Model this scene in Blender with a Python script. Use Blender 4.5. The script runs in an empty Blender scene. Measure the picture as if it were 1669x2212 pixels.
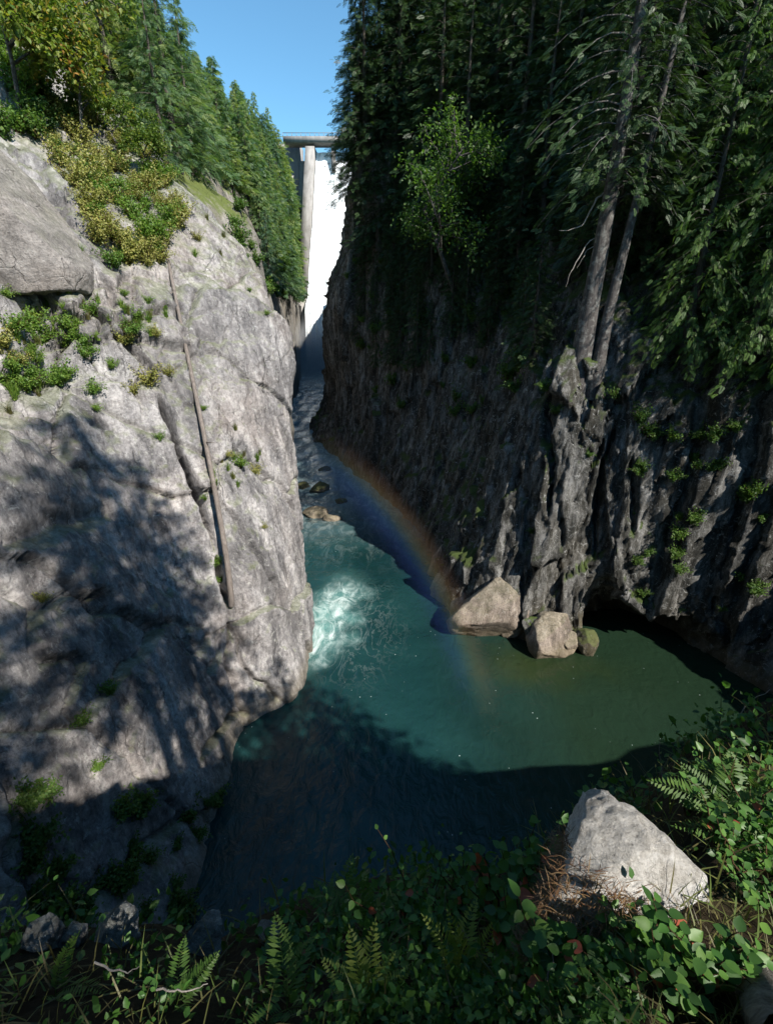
import bpy, math, random
import numpy as np
from mathutils import Vector, Matrix
from mathutils.bvhtree import BVHTree

# ------------------------------------------------------------------ camera, sky, sun, exposure
scene = bpy.context.scene
COL = scene.collection
FPX, PITCH, CAM_H = 1045.0, math.radians(22.0), 25.0          # focal length in px of a 1669 x 2212 picture
cam_d = bpy.data.cameras.new('camera')
cam_d.sensor_fit = 'VERTICAL'; cam_d.sensor_height = 36.0; cam_d.lens = FPX / 2212.0 * 36.0
cam_d.clip_start = 0.05; cam_d.clip_end = 5000.0
cam = bpy.data.objects.new('camera', cam_d); COL.objects.link(cam)
cam.location = (0, 0, CAM_H); cam.rotation_euler = (math.pi / 2 - PITCH, 0, 0)
scene.camera = cam

SUN_AZ, SUN_EL = math.radians(137.0), math.radians(42.0)      # azimuth clockwise from +Y (up the gorge)
world = bpy.data.worlds.new('World'); scene.world = world; world.use_nodes = True
wn = world.node_tree.nodes; wl = world.node_tree.links
sky = wn.new('ShaderNodeTexSky'); sky.sky_type = 'NISHITA'; sky.sun_disc = False
sky.sun_elevation = SUN_EL; sky.sun_rotation = SUN_AZ
sky.air_density = 1.0; sky.dust_density = 0.0; sky.ozone_density = 1.0; sky.altitude = 0
bg = wn['Background']; bg.inputs['Strength'].default_value = 0.088
sky_tint = wn.new('ShaderNodeMix'); sky_tint.data_type = 'RGBA'; sky_tint.blend_type = 'MULTIPLY'; sky_tint.inputs[0].default_value = 1.0; sky_tint.inputs[7].default_value = (0.80, 1.24, 1.32, 1)
wl.new(sky.outputs[0], sky_tint.inputs[6]); wl.new(sky_tint.outputs[2], bg.inputs['Color'])
sun_d = bpy.data.lights.new('sun', 'SUN'); sun_d.energy = 5.0; sun_d.angle = math.radians(0.53); sun_d.color = (1.0, 0.94, 0.85)
sun = bpy.data.objects.new('sun', sun_d); COL.objects.link(sun)
SUNV = Vector((math.sin(SUN_AZ) * math.cos(SUN_EL), math.cos(SUN_AZ) * math.cos(SUN_EL), math.sin(SUN_EL)))
sun.rotation_euler = SUNV.to_track_quat('Z', 'Y').to_euler(); sun.location = SUNV * 200
vs = scene.view_settings; vs.view_transform = 'Standard'; vs.look = 'None'; vs.gamma = 1.0; vs.exposure = 0.86
vs.use_curve_mapping = False
scene.cycles.max_bounces = 5; scene.cycles.diffuse_bounces = 2; scene.cycles.glossy_bounces = 2
scene.cycles.transmission_bounces = 3; scene.cycles.transparent_max_bounces = 8; scene.cycles.volume_bounces = 0
scene.cycles.use_denoising = True; scene.cycles.volume_step_rate = 4.0; scene.cycles.volume_max_steps = 48

# ------------------------------------------------------------------ maths helpers
CP, SP = math.cos(PITCH), math.sin(PITCH)
def ray(u, v):
    x = (u - 834.5) / FPX; y = (v - 1106.0) / FPX
    return Vector((x, CP - y * SP, -SP - y * CP))
CAM = Vector((0, 0, CAM_H))
def atY(u, v, Y): d = ray(u, v); return CAM + d * (Y / d.y)
def atZ(u, v, z=0.0): d = ray(u, v); return CAM + d * ((z - CAM_H) / d.z)
def proj(p):
    x, Y, Z = p[0], p[1], p[2] - CAM_H
    f = Y * CP - Z * SP
    return 834.5 + FPX * x / f, 1106.0 + FPX * (-Y * SP - Z * CP) / f

def _hash(ix, iy, iz, seed):
    h = (ix.astype(np.int64) * 374761393 + iy.astype(np.int64) * 668265263 + iz.astype(np.int64) * 2147483647 + seed * 1274126177) & 0xffffffff
    h = ((h ^ (h >> 13)) * 1274126177) & 0xffffffff
    h = ((h ^ (h >> 16)) * 2246822519) & 0xffffffff
    return (h ^ (h >> 15)) & 0xffffffff
def vnoise(P, seed=0):
    """value noise in -1..1 for points P (n,3)"""
    I = np.floor(P).astype(np.int64); f = P - I; w = f * f * f * (f * (f * 6 - 15) + 10)
    out = 0.0
    for dx in (0, 1):
        for dy in (0, 1):
            for dz in (0, 1):
                h = _hash(I[:, 0] + dx, I[:, 1] + dy, I[:, 2] + dz, seed) / 4294967295.0
                k = (w[:, 0] if dx else 1 - w[:, 0]) * (w[:, 1] if dy else 1 - w[:, 1]) * (w[:, 2] if dz else 1 - w[:, 2])
                out = out + h * k
    return out * 2 - 1
def fbm(P, octv=5, seed=0, gain=0.5, lac=2.03):
    a, s, t = 1.0, 0.0, 0.0
    Q = P.copy()
    for i in range(octv):
        s = s + a * vnoise(Q, seed + i * 17); t += a; a *= gain; Q = Q * lac + 11.3
    return s / t
def ridged(P, octv=4, seed=0):
    a, s, t = 1.0, 0.0, 0.0
    Q = P.copy()
    for i in range(octv):
        s = s + a * (1 - np.abs(vnoise(Q, seed + i * 13)) * 2); t += a; a *= 0.5; Q = Q * 2.1 + 5.7
    return s / t
def worley(P, seed=0, tilt=False):
    I = np.floor(P).astype(np.int64); n = len(P)
    f1 = np.full(n, 9.0); f2 = np.full(n, 9.0); cid = np.zeros(n); tl = np.zeros(n)
    for dx in (-1, 0, 1):
        for dy in (-1, 0, 1):
            for dz in (-1, 0, 1):
                c = I + np.array([dx, dy, dz])
                r = [_hash(c[:, 0], c[:, 1], c[:, 2], seed + k) / 4294967295.0 for k in range(4)]
                d = np.sqrt((c[:, 0] + r[0] - P[:, 0]) ** 2 + (c[:, 1] + r[1] - P[:, 1]) ** 2 + (c[:, 2] + r[2] - P[:, 2]) ** 2)
                nr = d < f1
                f2 = np.where(nr, f1, np.minimum(f2, d)); cid = np.where(nr, r[3], cid); f1 = np.where(nr, d, f1)
                if tilt: tl = np.where(nr, (c[:, 0] + r[0] - P[:, 0]) * (r[1] - .5) + (c[:, 1] + r[1] - P[:, 1]) * (r[2] - .5) + (c[:, 2] + r[2] - P[:, 2]) * (r[0] - .5), tl)
    return (f1, f2, cid, tl) if tilt else (f1, f2, cid)

# ------------------------------------------------------------------ object helpers
def mesh_data(name, V, faces, mat=None, smooth=True, tint=None):
    """faces: list of int arrays (k,3) / (k,4)"""
    me = bpy.data.meshes.new(name)
    V = np.asarray(V, dtype=np.float32)
    faces = [np.asarray(f, dtype=np.int32) for f in faces if len(f)]
    loops = np.concatenate([f.ravel() for f in faces]); tot = np.concatenate([np.full(len(f), f.shape[1], np.int32) for f in faces])
    start = np.concatenate([[0], np.cumsum(tot)[:-1]]).astype(np.int32)
    me.vertices.add(len(V)); me.vertices.foreach_set('co', V.ravel())
    me.loops.add(len(loops)); me.loops.foreach_set('vertex_index', loops)
    me.polygons.add(len(tot)); me.polygons.foreach_set('loop_start', start); me.polygons.foreach_set('loop_total', tot)
    me.update(calc_edges=True); me.validate()
    if smooth: me.polygons.foreach_set('use_smooth', np.ones(len(me.polygons), bool))
    if tint is not None and len(tint) == len(me.vertices):
        a = me.attributes.new('tint', 'FLOAT', 'POINT'); a.data.foreach_set('value', np.asarray(tint, np.float32))
    if mat is not None: me.materials.append(mat)
    return me
def link(name, me, parent=None, loc=(0, 0, 0), rot=(0, 0, 0), sc=(1, 1, 1)):
    o = bpy.data.objects.new(name, me); COL.objects.link(o)
    o.location = loc; o.rotation_euler = rot; o.scale = sc
    if parent: o.parent = parent
    return o
def tag(o, label, cat=None, group=None, kind=None):
    o['label'] = label
    if cat: o['category'] = cat
    if group: o['group'] = group
    if kind: o['kind'] = kind
    return o
def empty(name, loc=(0, 0, 0), rz=0.0, sc=1.0):
    o = bpy.data.objects.new(name, None); COL.objects.link(o); o.location = loc; o.rotation_euler = (0, 0, rz)
    o.scale = (sc, sc, sc); o.empty_display_size = 0.2
    return o
def grid_faces(nu, nv):
    i = np.arange(nu - 1)[:, None] * nv + np.arange(nv - 1)[None, :]
    return np.stack([i, i + nv, i + nv + 1, i + 1], -1).reshape(-1, 4)
def grid_normals(G):
    du = np.gradient(G, axis=0); dv = np.gradient(G, axis=1)
    n = np.cross(du, dv); return n / np.maximum(np.linalg.norm(n, axis=-1, keepdims=True), 1e-9)
def resample(C, ns, nt, ws=None):
    """smooth loft of coarse control grid C (a,b,3): Catmull-Rom in both directions, rows spaced by arc length"""
    def cr(A, n, L):
        a = A.shape[0]; s = np.concatenate([[0], np.cumsum(np.maximum(L, 1e-3))]); q = np.linspace(0, s[-1], n)
        k = np.clip(np.searchsorted(s, q, 'right') - 1, 0, a - 2); t = (q - s[k]) / (s[k + 1] - s[k])
        t = t.reshape((-1,) + (1,) * (A.ndim - 1))
        h = (s[k + 1] - s[k]).reshape(t.shape)
        M = np.zeros_like(A)
        d = np.diff(A, axis=0) / np.maximum(L, 1e-3).reshape((-1,) + (1,) * (A.ndim - 1))
        M[0] = d[0]; M[-1] = d[-1]; M[1:-1] = 0.5 * (d[1:] + d[:-1])
        return ((2 * t**3 - 3 * t**2 + 1) * A[k] + (t**3 - 2 * t**2 + t) * h * M[k] + (-2 * t**3 + 3 * t**2) * A[k + 1] + (t**3 - t**2) * h * M[k + 1])
    L = np.linalg.norm(np.diff(C, axis=0), axis=-1).mean(1); A = cr(C, ns, L if ws is None else L * np.array(ws))
    L = np.linalg.norm(np.diff(C, axis=1), axis=-1).mean(0); B = cr(np.swapaxes(A, 0, 1), nt, L)
    return np.swapaxes(B, 0, 1)
def tube(pts, rad, seg=8, cap=True):
    pts = np.asarray(pts, float); n = len(pts); rad = np.broadcast_to(rad, (n,))
    T = np.gradient(pts, axis=0); T /= np.maximum(np.linalg.norm(T, axis=1, keepdims=True), 1e-9)
    ref = np.array([0, 0, 1.0]) if abs(T[:, 2]).mean() < 0.8 else np.array([1.0, 0, 0])
    A = np.cross(T, ref); A /= np.maximum(np.linalg.norm(A, axis=1, keepdims=True), 1e-9); B = np.cross(T, A)
    th = np.arange(seg) / seg * 2 * math.pi
    V = (pts[:, None] + rad[:, None, None] * (np.cos(th)[None, :, None] * A[:, None] + np.sin(th)[None, :, None] * B[:, None])).reshape(-1, 3)
    i = np.arange(n - 1)[:, None] * seg; j = np.arange(seg)[None, :]; k = (j + 1) % seg
    F = np.stack([i + j, i + k, i + seg + k, i + seg + j], -1).reshape(-1, 4)
    return V, F
class MB:
    def __init__(s): s.V = []; s.Q = []; s.T = []; s.t = []; s.n = 0
    def add(s, V, F, tint=0.5):
        V = np.asarray(V, float); F = np.asarray(F, int)
        (s.Q if F.shape[1] == 4 else s.T).append(F + s.n)
        s.V.append(V); s.t.append(np.broadcast_to(tint, (len(V),))); s.n += len(V)
        return s
    def box(s, c, d, tint=0.5):
        c = np.array(c, float); d = np.array(d, float) / 2
        V = np.array([[x, y, z] for x in (-1, 1) for y in (-1, 1) for z in (-1, 1)]) * d + c
        return s.add(V, [[0, 1, 3, 2], [4, 6, 7, 5], [0, 4, 5, 1], [2, 3, 7, 6], [0, 2, 6, 4], [1, 5, 7, 3]], tint)
    def prism(s, top, bot):
        """hexahedron from two quads"""
        V = np.array(list(top) + list(bot), float)
        return s.add(V, [[0, 1, 2, 3], [7, 6, 5, 4], [0, 4, 5, 1], [1, 5, 6, 2], [2, 6, 7, 3], [3, 7, 4, 0]])
    def data(s, name, mat, smooth=True):
        F = []
        if s.Q: F.append(np.concatenate(s.Q))
        if s.T: F.append(np.concatenate(s.T))
        return mesh_data(name, np.concatenate(s.V), F, mat, smooth, np.concatenate(s.t))
    def build(s, name, mat, parent=None, smooth=True): return link(name, s.data(name, mat, smooth), parent)
def scatter(mb, TV, TF, O, X, Y, Z, S, tint):
    """instances of template (TV,TF) baked into mb; O origins, X/Y/Z axes (k,3), S scale (k,), tint (k,)"""
    k, n = len(O), len(TV)
    V = O[:, None] + S[:, None, None] * (TV[None, :, 0:1] * X[:, None] + TV[None, :, 1:2] * Y[:, None] + TV[None, :, 2:3] * Z[:, None])
    F = (TF[None] + (np.arange(k) * n)[:, None, None]).reshape(-1, TF.shape[1])
    mb.add(V.reshape(-1, 3), F, np.repeat(tint, n))
def frame(D, up=None, roll=None):
    """orthonormal axes with X along D; roll about X in radians"""
    X = D / np.maximum(np.linalg.norm(D, axis=1, keepdims=True), 1e-9)
    U = np.tile(np.array([[0, 0, 1.0]]), (len(X), 1)) if up is None else up
    Y = np.cross(U, X); l = np.linalg.norm(Y, axis=1, keepdims=True)
    Y = np.where(l < 1e-3, np.array([[0, 1.0, 0]]), Y / np.maximum(l, 1e-9)); Z = np.cross(X, Y)
    if roll is not None:
        c, s = np.cos(roll)[:, None], np.sin(roll)[:, None]; Y, Z = c * Y + s * Z, -s * Y + c * Z
    return X, Y, Z

# ------------------------------------------------------------------ materials
class NT:
    def __init__(s, name):
        s.m = bpy.data.materials.new(name); s.m.use_nodes = True; s.t = s.m.node_tree; s.N = s.t.nodes
        s.out = s.N['Material Output']; s.b = s.N['Principled BSDF']; s.tc = s.N.new('ShaderNodeTexCoord'); s.geo = s.N.new('ShaderNodeNewGeometry')
    def l(s, a, b): s.t.links.new(a, b)
    def pos(s, scale=(1, 1, 1), rot=(0, 0, 0), src='Object'):
        m = s.N.new('ShaderNodeMapping'); m.inputs['Scale'].default_value = scale; m.inputs['Rotation'].default_value = rot
        s.l(s.geo.outputs['Position'] if src == 'World' else s.tc.outputs[src], m.inputs['Vector']); return m.outputs[0]
    def noise(s, vec, scale, detail=6, rough=0.6, dist=0.0, out=0):
        n = s.N.new('ShaderNodeTexNoise'); n.inputs['Scale'].default_value = scale; n.inputs['Detail'].default_value = detail
        n.inputs['Roughness'].default_value = rough; n.inputs['Distortion'].default_value = dist
        s.l(vec, n.inputs['Vector']); return n.outputs[out]
    def voro(s, vec, scale, feature='F1', out='Distance', rand=1.0):
        n = s.N.new('ShaderNodeTexVoronoi'); n.feature = feature; n.inputs['Scale'].default_value = scale; n.inputs['Randomness'].default_value = rand
        s.l(vec, n.inputs['Vector']); return n.outputs[out]
    def ramp(s, f, stops, interp='LINEAR'):
        r = s.N.new('ShaderNodeValToRGB'); e = r.color_ramp; e.interpolation = interp
        while len(e.elements) < len(stops): e.elements.new(0.5)
        for el, (p, c) in zip(e.elements, stops):
            el.position = p; el.color = (c, c, c, 1) if isinstance(c, (int, float)) else (*c, 1)
        s.l(f, r.inputs[0]); return r.outputs[0]
    def mix(s, f, a, b, mode='MIX'):
        n = s.N.new('ShaderNodeMix'); n.data_type = 'RGBA'; n.blend_type = mode
        for k, v in ((0, f), (6, a), (7, b)):
            if isinstance(v, (int, float)): n.inputs[k].default_value = v
            elif isinstance(v, tuple): n.inputs[k].default_value = (*v, 1)
            else: s.l(v, n.inputs[k])
        return n.outputs[2]
    def math(s, op, a, b=0.0, c=None):
        n = s.N.new('ShaderNodeMath'); n.operation = op
        for k, v in ((0, a), (1, b), (2, c)):
            if v is None: continue
            if isinstance(v, (int, float)): n.inputs[k].default_value = v
            else: s.l(v, n.inputs[k])
        return n.outputs[0]
    def attr(s, name):
        n = s.N.new('ShaderNodeAttribute'); n.attribute_name = name; return n.outputs['Fac']
    def bump(s, h, strength=0.5, dist=0.1, prev=None):
        n = s.N.new('ShaderNodeBump'); n.inputs['Strength'].default_value = strength; n.inputs['Distance'].default_value = dist
        s.l(h, n.inputs['Height'])
        if prev is not None: s.l(prev, n.inputs['Normal'])
        return n.outputs[0]
    def fin(s, col=None, rough=0.85, normal=None, spec=0.3):
        if col is not None:
            if isinstance(col, tuple): s.b.inputs['Base Color'].default_value = (*col, 1)
            else: s.l(col, s.b.inputs['Base Color'])
        if isinstance(rough, (int, float)): s.b.inputs['Roughness'].default_value = rough
        else: s.l(rough, s.b.inputs['Roughness'])
        s.b.inputs['Specular IOR Level'].default_value = spec
        if normal is not None: s.l(normal, s.b.inputs['Normal'])
        return s.m

def rock_mat(name, dark, mid, light, warm, lichen=0.5, moss=0.3, wet=None, streak_rot=(0.35, 0, 0), fine=1.0, lich_col=(0.5, 0.5, 0.47), mosscol=(0.09, 0.11, 0.03)):
    n = NT(name); p = n.pos()
    st = n.pos((1, 1, 0.22), streak_rot)
    big = n.noise(p, 0.16, 5, 0.55, 0.4); mid_n = n.noise(st, 0.9 * fine, 10, 0.74, 0.35); fin_n = n.noise(p, 5.0 * fine, 9, 0.78)
    c = n.ramp(mid_n, [(0.32, dark), (0.47, mid), (0.66, light)])
    c = n.mix(n.ramp(big, [(0.46, 0.0), (0.66, 0.6)]), c, n.mix(0.5, c, warm))
    c = n.mix(n.ramp(n.noise(st, 0.4 * fine, 8, 0.72, 0.5), [(0.50, 0.0), (0.60, 0.75)]), c, n.mix(0.7, c, dark))
    c = n.mix(1.0, c, n.ramp(fin_n, [(0.30, 0.34), (0.5, 1.0), (0.72, 1.5)]), 'MULTIPLY')
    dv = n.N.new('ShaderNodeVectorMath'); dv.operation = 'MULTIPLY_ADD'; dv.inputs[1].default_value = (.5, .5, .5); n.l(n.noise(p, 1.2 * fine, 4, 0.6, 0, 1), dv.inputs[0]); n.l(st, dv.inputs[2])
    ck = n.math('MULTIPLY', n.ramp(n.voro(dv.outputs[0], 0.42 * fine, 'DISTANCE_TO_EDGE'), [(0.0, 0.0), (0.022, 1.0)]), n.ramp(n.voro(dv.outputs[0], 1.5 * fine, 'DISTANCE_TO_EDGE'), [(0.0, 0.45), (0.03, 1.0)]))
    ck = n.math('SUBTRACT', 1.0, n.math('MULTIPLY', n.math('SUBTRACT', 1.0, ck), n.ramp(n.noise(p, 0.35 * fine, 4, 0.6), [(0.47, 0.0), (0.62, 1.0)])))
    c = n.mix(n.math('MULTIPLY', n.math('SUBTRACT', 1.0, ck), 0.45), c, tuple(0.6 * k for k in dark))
    c = n.mix(n.ramp(n.noise(n.pos((1, 1, 0.3), streak_rot), 0.22, 7, 0.62, 0.7), [(0.47, 0.0), (0.63, 0.65)]), c, n.mix(0.65, c, dark))
    lm = n.math('MULTIPLY', n.ramp(n.noise(p, 1.7 * fine, 10, 0.8, 1.2), [(0.56, 0.0), (0.62, 1.0)]), lichen)
    c = n.mix(lm, c, lich_col)
    sp = n.ramp(n.voro(p, 7 * fine), [(0.12, 0.8), (0.2, 0.0)]); c = n.mix(n.math('MULTIPLY', sp, n.ramp(n.noise(p, 0.7, 3), [(0.5, 0.0), (0.62, lichen)])), c, lich_col)
    dsp = n.ramp(n.noise(p, 11 * fine, 6, 0.8), [(0.33, 0.75), (0.41, 0.0)]); c = n.mix(dsp, c, tuple(0.35 * k for k in dark))
    sx = n.N.new('ShaderNodeSeparateXYZ'); n.l(n.geo.outputs['Normal'], sx.inputs[0])
    up = n.math('MULTIPLY', n.ramp(n.math('ADD', n.math('MULTIPLY', sx.outputs[2], 0.6), n.math('MULTIPLY', n.noise(p, 1.1, 6, 0.7), 0.5)), [(0.52, 0.0), (0.68, 1.0)]), moss)
    c = n.mix(up, c, n.mix(n.noise(p, 6, 4), mosscol, tuple(2.2 * k for k in mosscol)))
    rough = 0.88
    if wet is not None:                                      # dark tide band just above the water
        sp2 = n.N.new('ShaderNodeSeparateXYZ'); n.l(n.geo.outputs['Position'], sp2.inputs[0])
        wz = n.math('ADD', sp2.outputs[2], n.math('MULTIPLY', n.noise(p, 0.8, 4), -1.2))
        w = n.ramp(n.math('DIVIDE', wz, 10.0), [(0.0, 1.0), (wet / 10.0, 0.0)])
        c = n.mix(n.math('MULTIPLY', w, 0.75), c, n.mix(0.6, c, (0.17, 0.14, 0.08)))
    h = n.math('ADD', n.math('MULTIPLY', fin_n, 0.7), n.math('MULTIPLY', mid_n, 0.7))
    nb = n.bump(n.math('ADD', h, n.math('MULTIPLY', ck, 0.5)), 1.0, 0.2)
    nb = n.bump(n.noise(p, 16 * fine, 6, 0.75), 0.6, 0.04, nb)
    return n.fin(c, rough, nb, 0.25)

def leaf_mat(name, cols, trans=0.35, rough=0.5, transcol=None, hue=0.12):
    n = NT(name); t = n.attr('tint'); k = len(cols)
    oi = n.N.new('ShaderNodeObjectInfo')
    f = n.math('ADD', t, n.math('MULTIPLY', n.math('SUBTRACT', oi.outputs['Random'], 0.5), hue * 2))
    c = n.ramp(f, [(i / max(k - 1, 1) * 0.9 + 0.05, cc) for i, cc in enumerate(cols)])
    n.fin(c, rough, None, 0.35)
    tr = n.N.new('ShaderNodeBsdfTranslucent')
    n.l(n.mix(1.0, c, transcol or (1.5, 1.7, 0.7), 'MULTIPLY'), tr.inputs['Color'])
    ms = n.N.new('ShaderNodeMixShader'); ms.inputs[0].default_value = trans
    n.l(n.b.outputs[0], ms.inputs[1]); n.l(tr.outputs[0], ms.inputs[2]); n.l(ms.outputs[0], n.out.inputs['Surface'])
    return n.m
def bark_mat(name, a, b, scale=3.0, lich=0.0):
    n = NT(name); p = n.pos((1, 1, 0.18)); f = n.noise(p, scale * 3, 8, 0.7, 0.5); c = n.ramp(f, [(0.3, a), (0.7, b)])
    if lich: c = n.mix(n.ramp(n.noise(n.pos(), 2.5, 6, 0.7), [(0.5, 0.0), (0.62, lich)]), c, (0.42, 0.43, 0.40))
    return n.fin(c, 0.9, n.bump(f, 1.0, 0.06), 0.2)

M = {}
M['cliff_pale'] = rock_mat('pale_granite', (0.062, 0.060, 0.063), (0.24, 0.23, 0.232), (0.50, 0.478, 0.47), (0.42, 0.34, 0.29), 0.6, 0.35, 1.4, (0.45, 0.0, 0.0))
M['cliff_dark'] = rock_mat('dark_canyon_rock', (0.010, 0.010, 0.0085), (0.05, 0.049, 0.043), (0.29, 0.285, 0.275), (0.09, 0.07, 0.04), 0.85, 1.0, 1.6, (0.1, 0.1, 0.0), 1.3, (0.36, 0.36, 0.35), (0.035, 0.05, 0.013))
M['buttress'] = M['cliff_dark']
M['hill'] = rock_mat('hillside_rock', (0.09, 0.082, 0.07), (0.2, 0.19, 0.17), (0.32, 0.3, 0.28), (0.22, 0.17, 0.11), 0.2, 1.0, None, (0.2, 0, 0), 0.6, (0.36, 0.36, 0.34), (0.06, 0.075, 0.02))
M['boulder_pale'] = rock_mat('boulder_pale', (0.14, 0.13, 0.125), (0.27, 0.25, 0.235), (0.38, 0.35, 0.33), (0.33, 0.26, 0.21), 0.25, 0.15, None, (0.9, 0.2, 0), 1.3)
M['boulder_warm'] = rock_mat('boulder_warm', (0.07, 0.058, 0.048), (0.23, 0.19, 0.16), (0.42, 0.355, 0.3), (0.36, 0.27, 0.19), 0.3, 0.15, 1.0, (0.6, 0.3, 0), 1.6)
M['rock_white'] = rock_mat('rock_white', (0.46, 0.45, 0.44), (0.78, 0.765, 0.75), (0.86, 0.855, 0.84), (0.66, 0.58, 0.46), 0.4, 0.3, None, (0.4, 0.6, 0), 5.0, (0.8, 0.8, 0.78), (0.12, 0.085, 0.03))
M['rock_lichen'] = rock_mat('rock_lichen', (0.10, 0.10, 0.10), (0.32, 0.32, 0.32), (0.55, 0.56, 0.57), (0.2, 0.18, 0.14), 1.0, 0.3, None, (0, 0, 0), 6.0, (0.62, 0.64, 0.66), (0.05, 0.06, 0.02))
n = NT('forest_soil'); p = n.pos()
M['soil'] = n.fin(n.ramp(n.noise(p, 3.0, 9, 0.75), [(0.3, (0.012, 0.009, 0.006)), (0.5, (0.04, 0.03, 0.018)), (0.7, (0.075, 0.06, 0.03))]), 0.95, n.bump(n.noise(p, 12, 8, 0.8), 1.0, 0.06), 0.1)
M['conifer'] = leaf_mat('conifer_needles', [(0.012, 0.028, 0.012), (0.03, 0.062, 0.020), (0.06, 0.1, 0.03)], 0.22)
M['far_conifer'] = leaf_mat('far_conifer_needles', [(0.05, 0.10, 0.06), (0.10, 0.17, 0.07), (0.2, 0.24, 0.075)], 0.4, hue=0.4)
M['cedar'] = leaf_mat('cedar_sprays', [(0.025, 0.06, 0.018), (0.06, 0.12, 0.03), (0.12, 0.19, 0.045)], 0.4)
M['maple'] = leaf_mat('maple_leaves', [(0.05, 0.10, 0.02), (0.11, 0.17, 0.03), (0.20, 0.22, 0.04), (0.32, 0.16, 0.04)], 0.4, hue=0.15)
M['alder'] = leaf_mat('alder_leaves', [(0.035, 0.08, 0.018), (0.08, 0.15, 0.03), (0.14, 0.2, 0.045)], 0.45)
M['shrub'] = leaf_mat('shrub_leaves', [(0.05, 0.11, 0.02), (0.11, 0.2, 0.03), (0.2, 0.26, 0.05)], 0.4)
M['dry'] = leaf_mat('dry_shrub_leaves', [(0.15, 0.15, 0.04), (0.23, 0.24, 0.06), (0.30, 0.27, 0.08), (0.13, 0.2, 0.045)], 0.3, hue=0.2)
M['salal'] = leaf_mat('salal_leaves', [(0.03, 0.075, 0.018), (0.06, 0.15, 0.03), (0.11, 0.21, 0.04)], 0.34, 0.45)
M['salal_red'] = leaf_mat('reddened_leaf', [(0.25, 0.04, 0.03), (0.32, 0.09, 0.05)], 0.35, 0.35)
M['fern'] = leaf_mat('fern_fronds', [(0.03, 0.07, 0.015), (0.07, 0.14, 0.025), (0.14, 0.22, 0.04)], 0.4)
M['fern_pale'] = leaf_mat('pale_fern_fronds', [(0.1, 0.16, 0.03), (0.2, 0.26, 0.06), (0.28, 0.32, 0.09)], 0.45)
M['grass'] = leaf_mat('dry_grass', [(0.07, 0.06, 0.025), (0.13, 0.12, 0.04), (0.09, 0.14, 0.03)], 0.3)
M['litter'] = leaf_mat('fallen_needles', [(0.10, 0.05, 0.025), (0.16, 0.09, 0.04), (0.2, 0.14, 0.07)], 0.15)
M['bark'] = bark_mat('fir_bark', (0.03, 0.026, 0.022), (0.12, 0.105, 0.09))
M['bark_grey'] = bark_mat('grey_bark', (0.03, 0.027, 0.026), (0.11, 0.1, 0.095), 2.0, 0.3)
M['dead'] = bark_mat('weathered_wood', (0.09, 0.075, 0.065), (0.23, 0.2, 0.18), 2.0)
M['log_pale'] = bark_mat('pale_log', (0.06, 0.05, 0.04), (0.42, 0.39, 0.35), 9.0)
M['twig'] = bark_mat('bleached_twig', (0.2, 0.18, 0.16), (0.42, 0.39, 0.36), 4.0)
M['stem'] = bark_mat('plant_stem', (0.05, 0.03, 0.015), (0.13, 0.08, 0.04), 8.0)
n = NT('concrete'); p = n.pos(); st = n.pos((1, 1, 0.1))
c = n.ramp(n.noise(st, 0.6, 6, 0.6), [(0.3, (0.20, 0.19, 0.18)), (0.7, (0.36, 0.345, 0.33))]); c = n.mix(n.ramp(n.noise(p, 0.25, 4), [(0.45, 0.0), (0.65, 0.5)]), c, (0.15, 0.14, 0.125))
M['concrete'] = n.fin(c, 0.85, n.bump(n.noise(p, 2, 6), 0.3, 0.1))
n = NT('recess_shade'); M['painted_opening'] = n.fin((0.02, 0.02, 0.02), 0.9)  # near-black colour for the shade inside the buttress recess
n = NT('painted_steel'); M['steel'] = n.fin(n.mix(n.noise(n.pos(), 3), (0.2, 0.21, 0.22), (0.3, 0.31, 0.32)), 0.5)
# river: green glacial water with foam where it boils out of the rapids
n = NT('river_water'); p = n.pos(src='World')
sxyz = n.N.new('ShaderNodeSeparateXYZ'); n.l(p, sxyz.inputs[0])
def blob(cx, cy, rx, ry, rot=0.0):
    m = n.N.new('ShaderNodeMapping'); m.vector_type = 'TEXTURE'; m.inputs['Location'].default_value = (cx, cy, 0); m.inputs['Rotation'].default_value = (0, 0, rot); m.inputs['Scale'].default_value = (rx, ry, 1000)
    w = n.N.new('ShaderNodeVectorMath'); w.operation = 'ADD'
    d = n.N.new('ShaderNodeTexNoise'); d.inputs['Scale'].default_value = 0.35; d.inputs['Detail'].default_value = 5; n.l(p, d.inputs['Vector'])
    sc_ = n.N.new('ShaderNodeVectorMath'); sc_.operation = 'MULTIPLY_ADD'; sc_.inputs[1].default_value = (5, 5, 0); sc_.inputs[2].default_value = (-2.5, -2.5, 0)
    n.l(d.outputs['Color'], sc_.inputs[0]); n.l(p, w.inputs[0]); n.l(sc_.outputs[0], w.inputs[1]); n.l(w.outputs[0], m.inputs['Vector'])
    ln = n.N.new('ShaderNodeVectorMath'); ln.operation = 'LENGTH'; n.l(m.outputs[0], ln.inputs[0])
    return n.ramp(ln.outputs['Value'], [(0.0, 1.0), (1.0, 0.0)], 'EASE')
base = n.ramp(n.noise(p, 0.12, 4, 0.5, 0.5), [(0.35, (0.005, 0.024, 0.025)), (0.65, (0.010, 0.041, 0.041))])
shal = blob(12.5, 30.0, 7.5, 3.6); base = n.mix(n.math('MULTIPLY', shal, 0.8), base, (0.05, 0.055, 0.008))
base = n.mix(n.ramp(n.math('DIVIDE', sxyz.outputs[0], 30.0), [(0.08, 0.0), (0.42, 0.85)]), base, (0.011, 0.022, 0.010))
boil = blob(-5.4, 36.5, 4.2, 10.5, -0.25)
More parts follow.
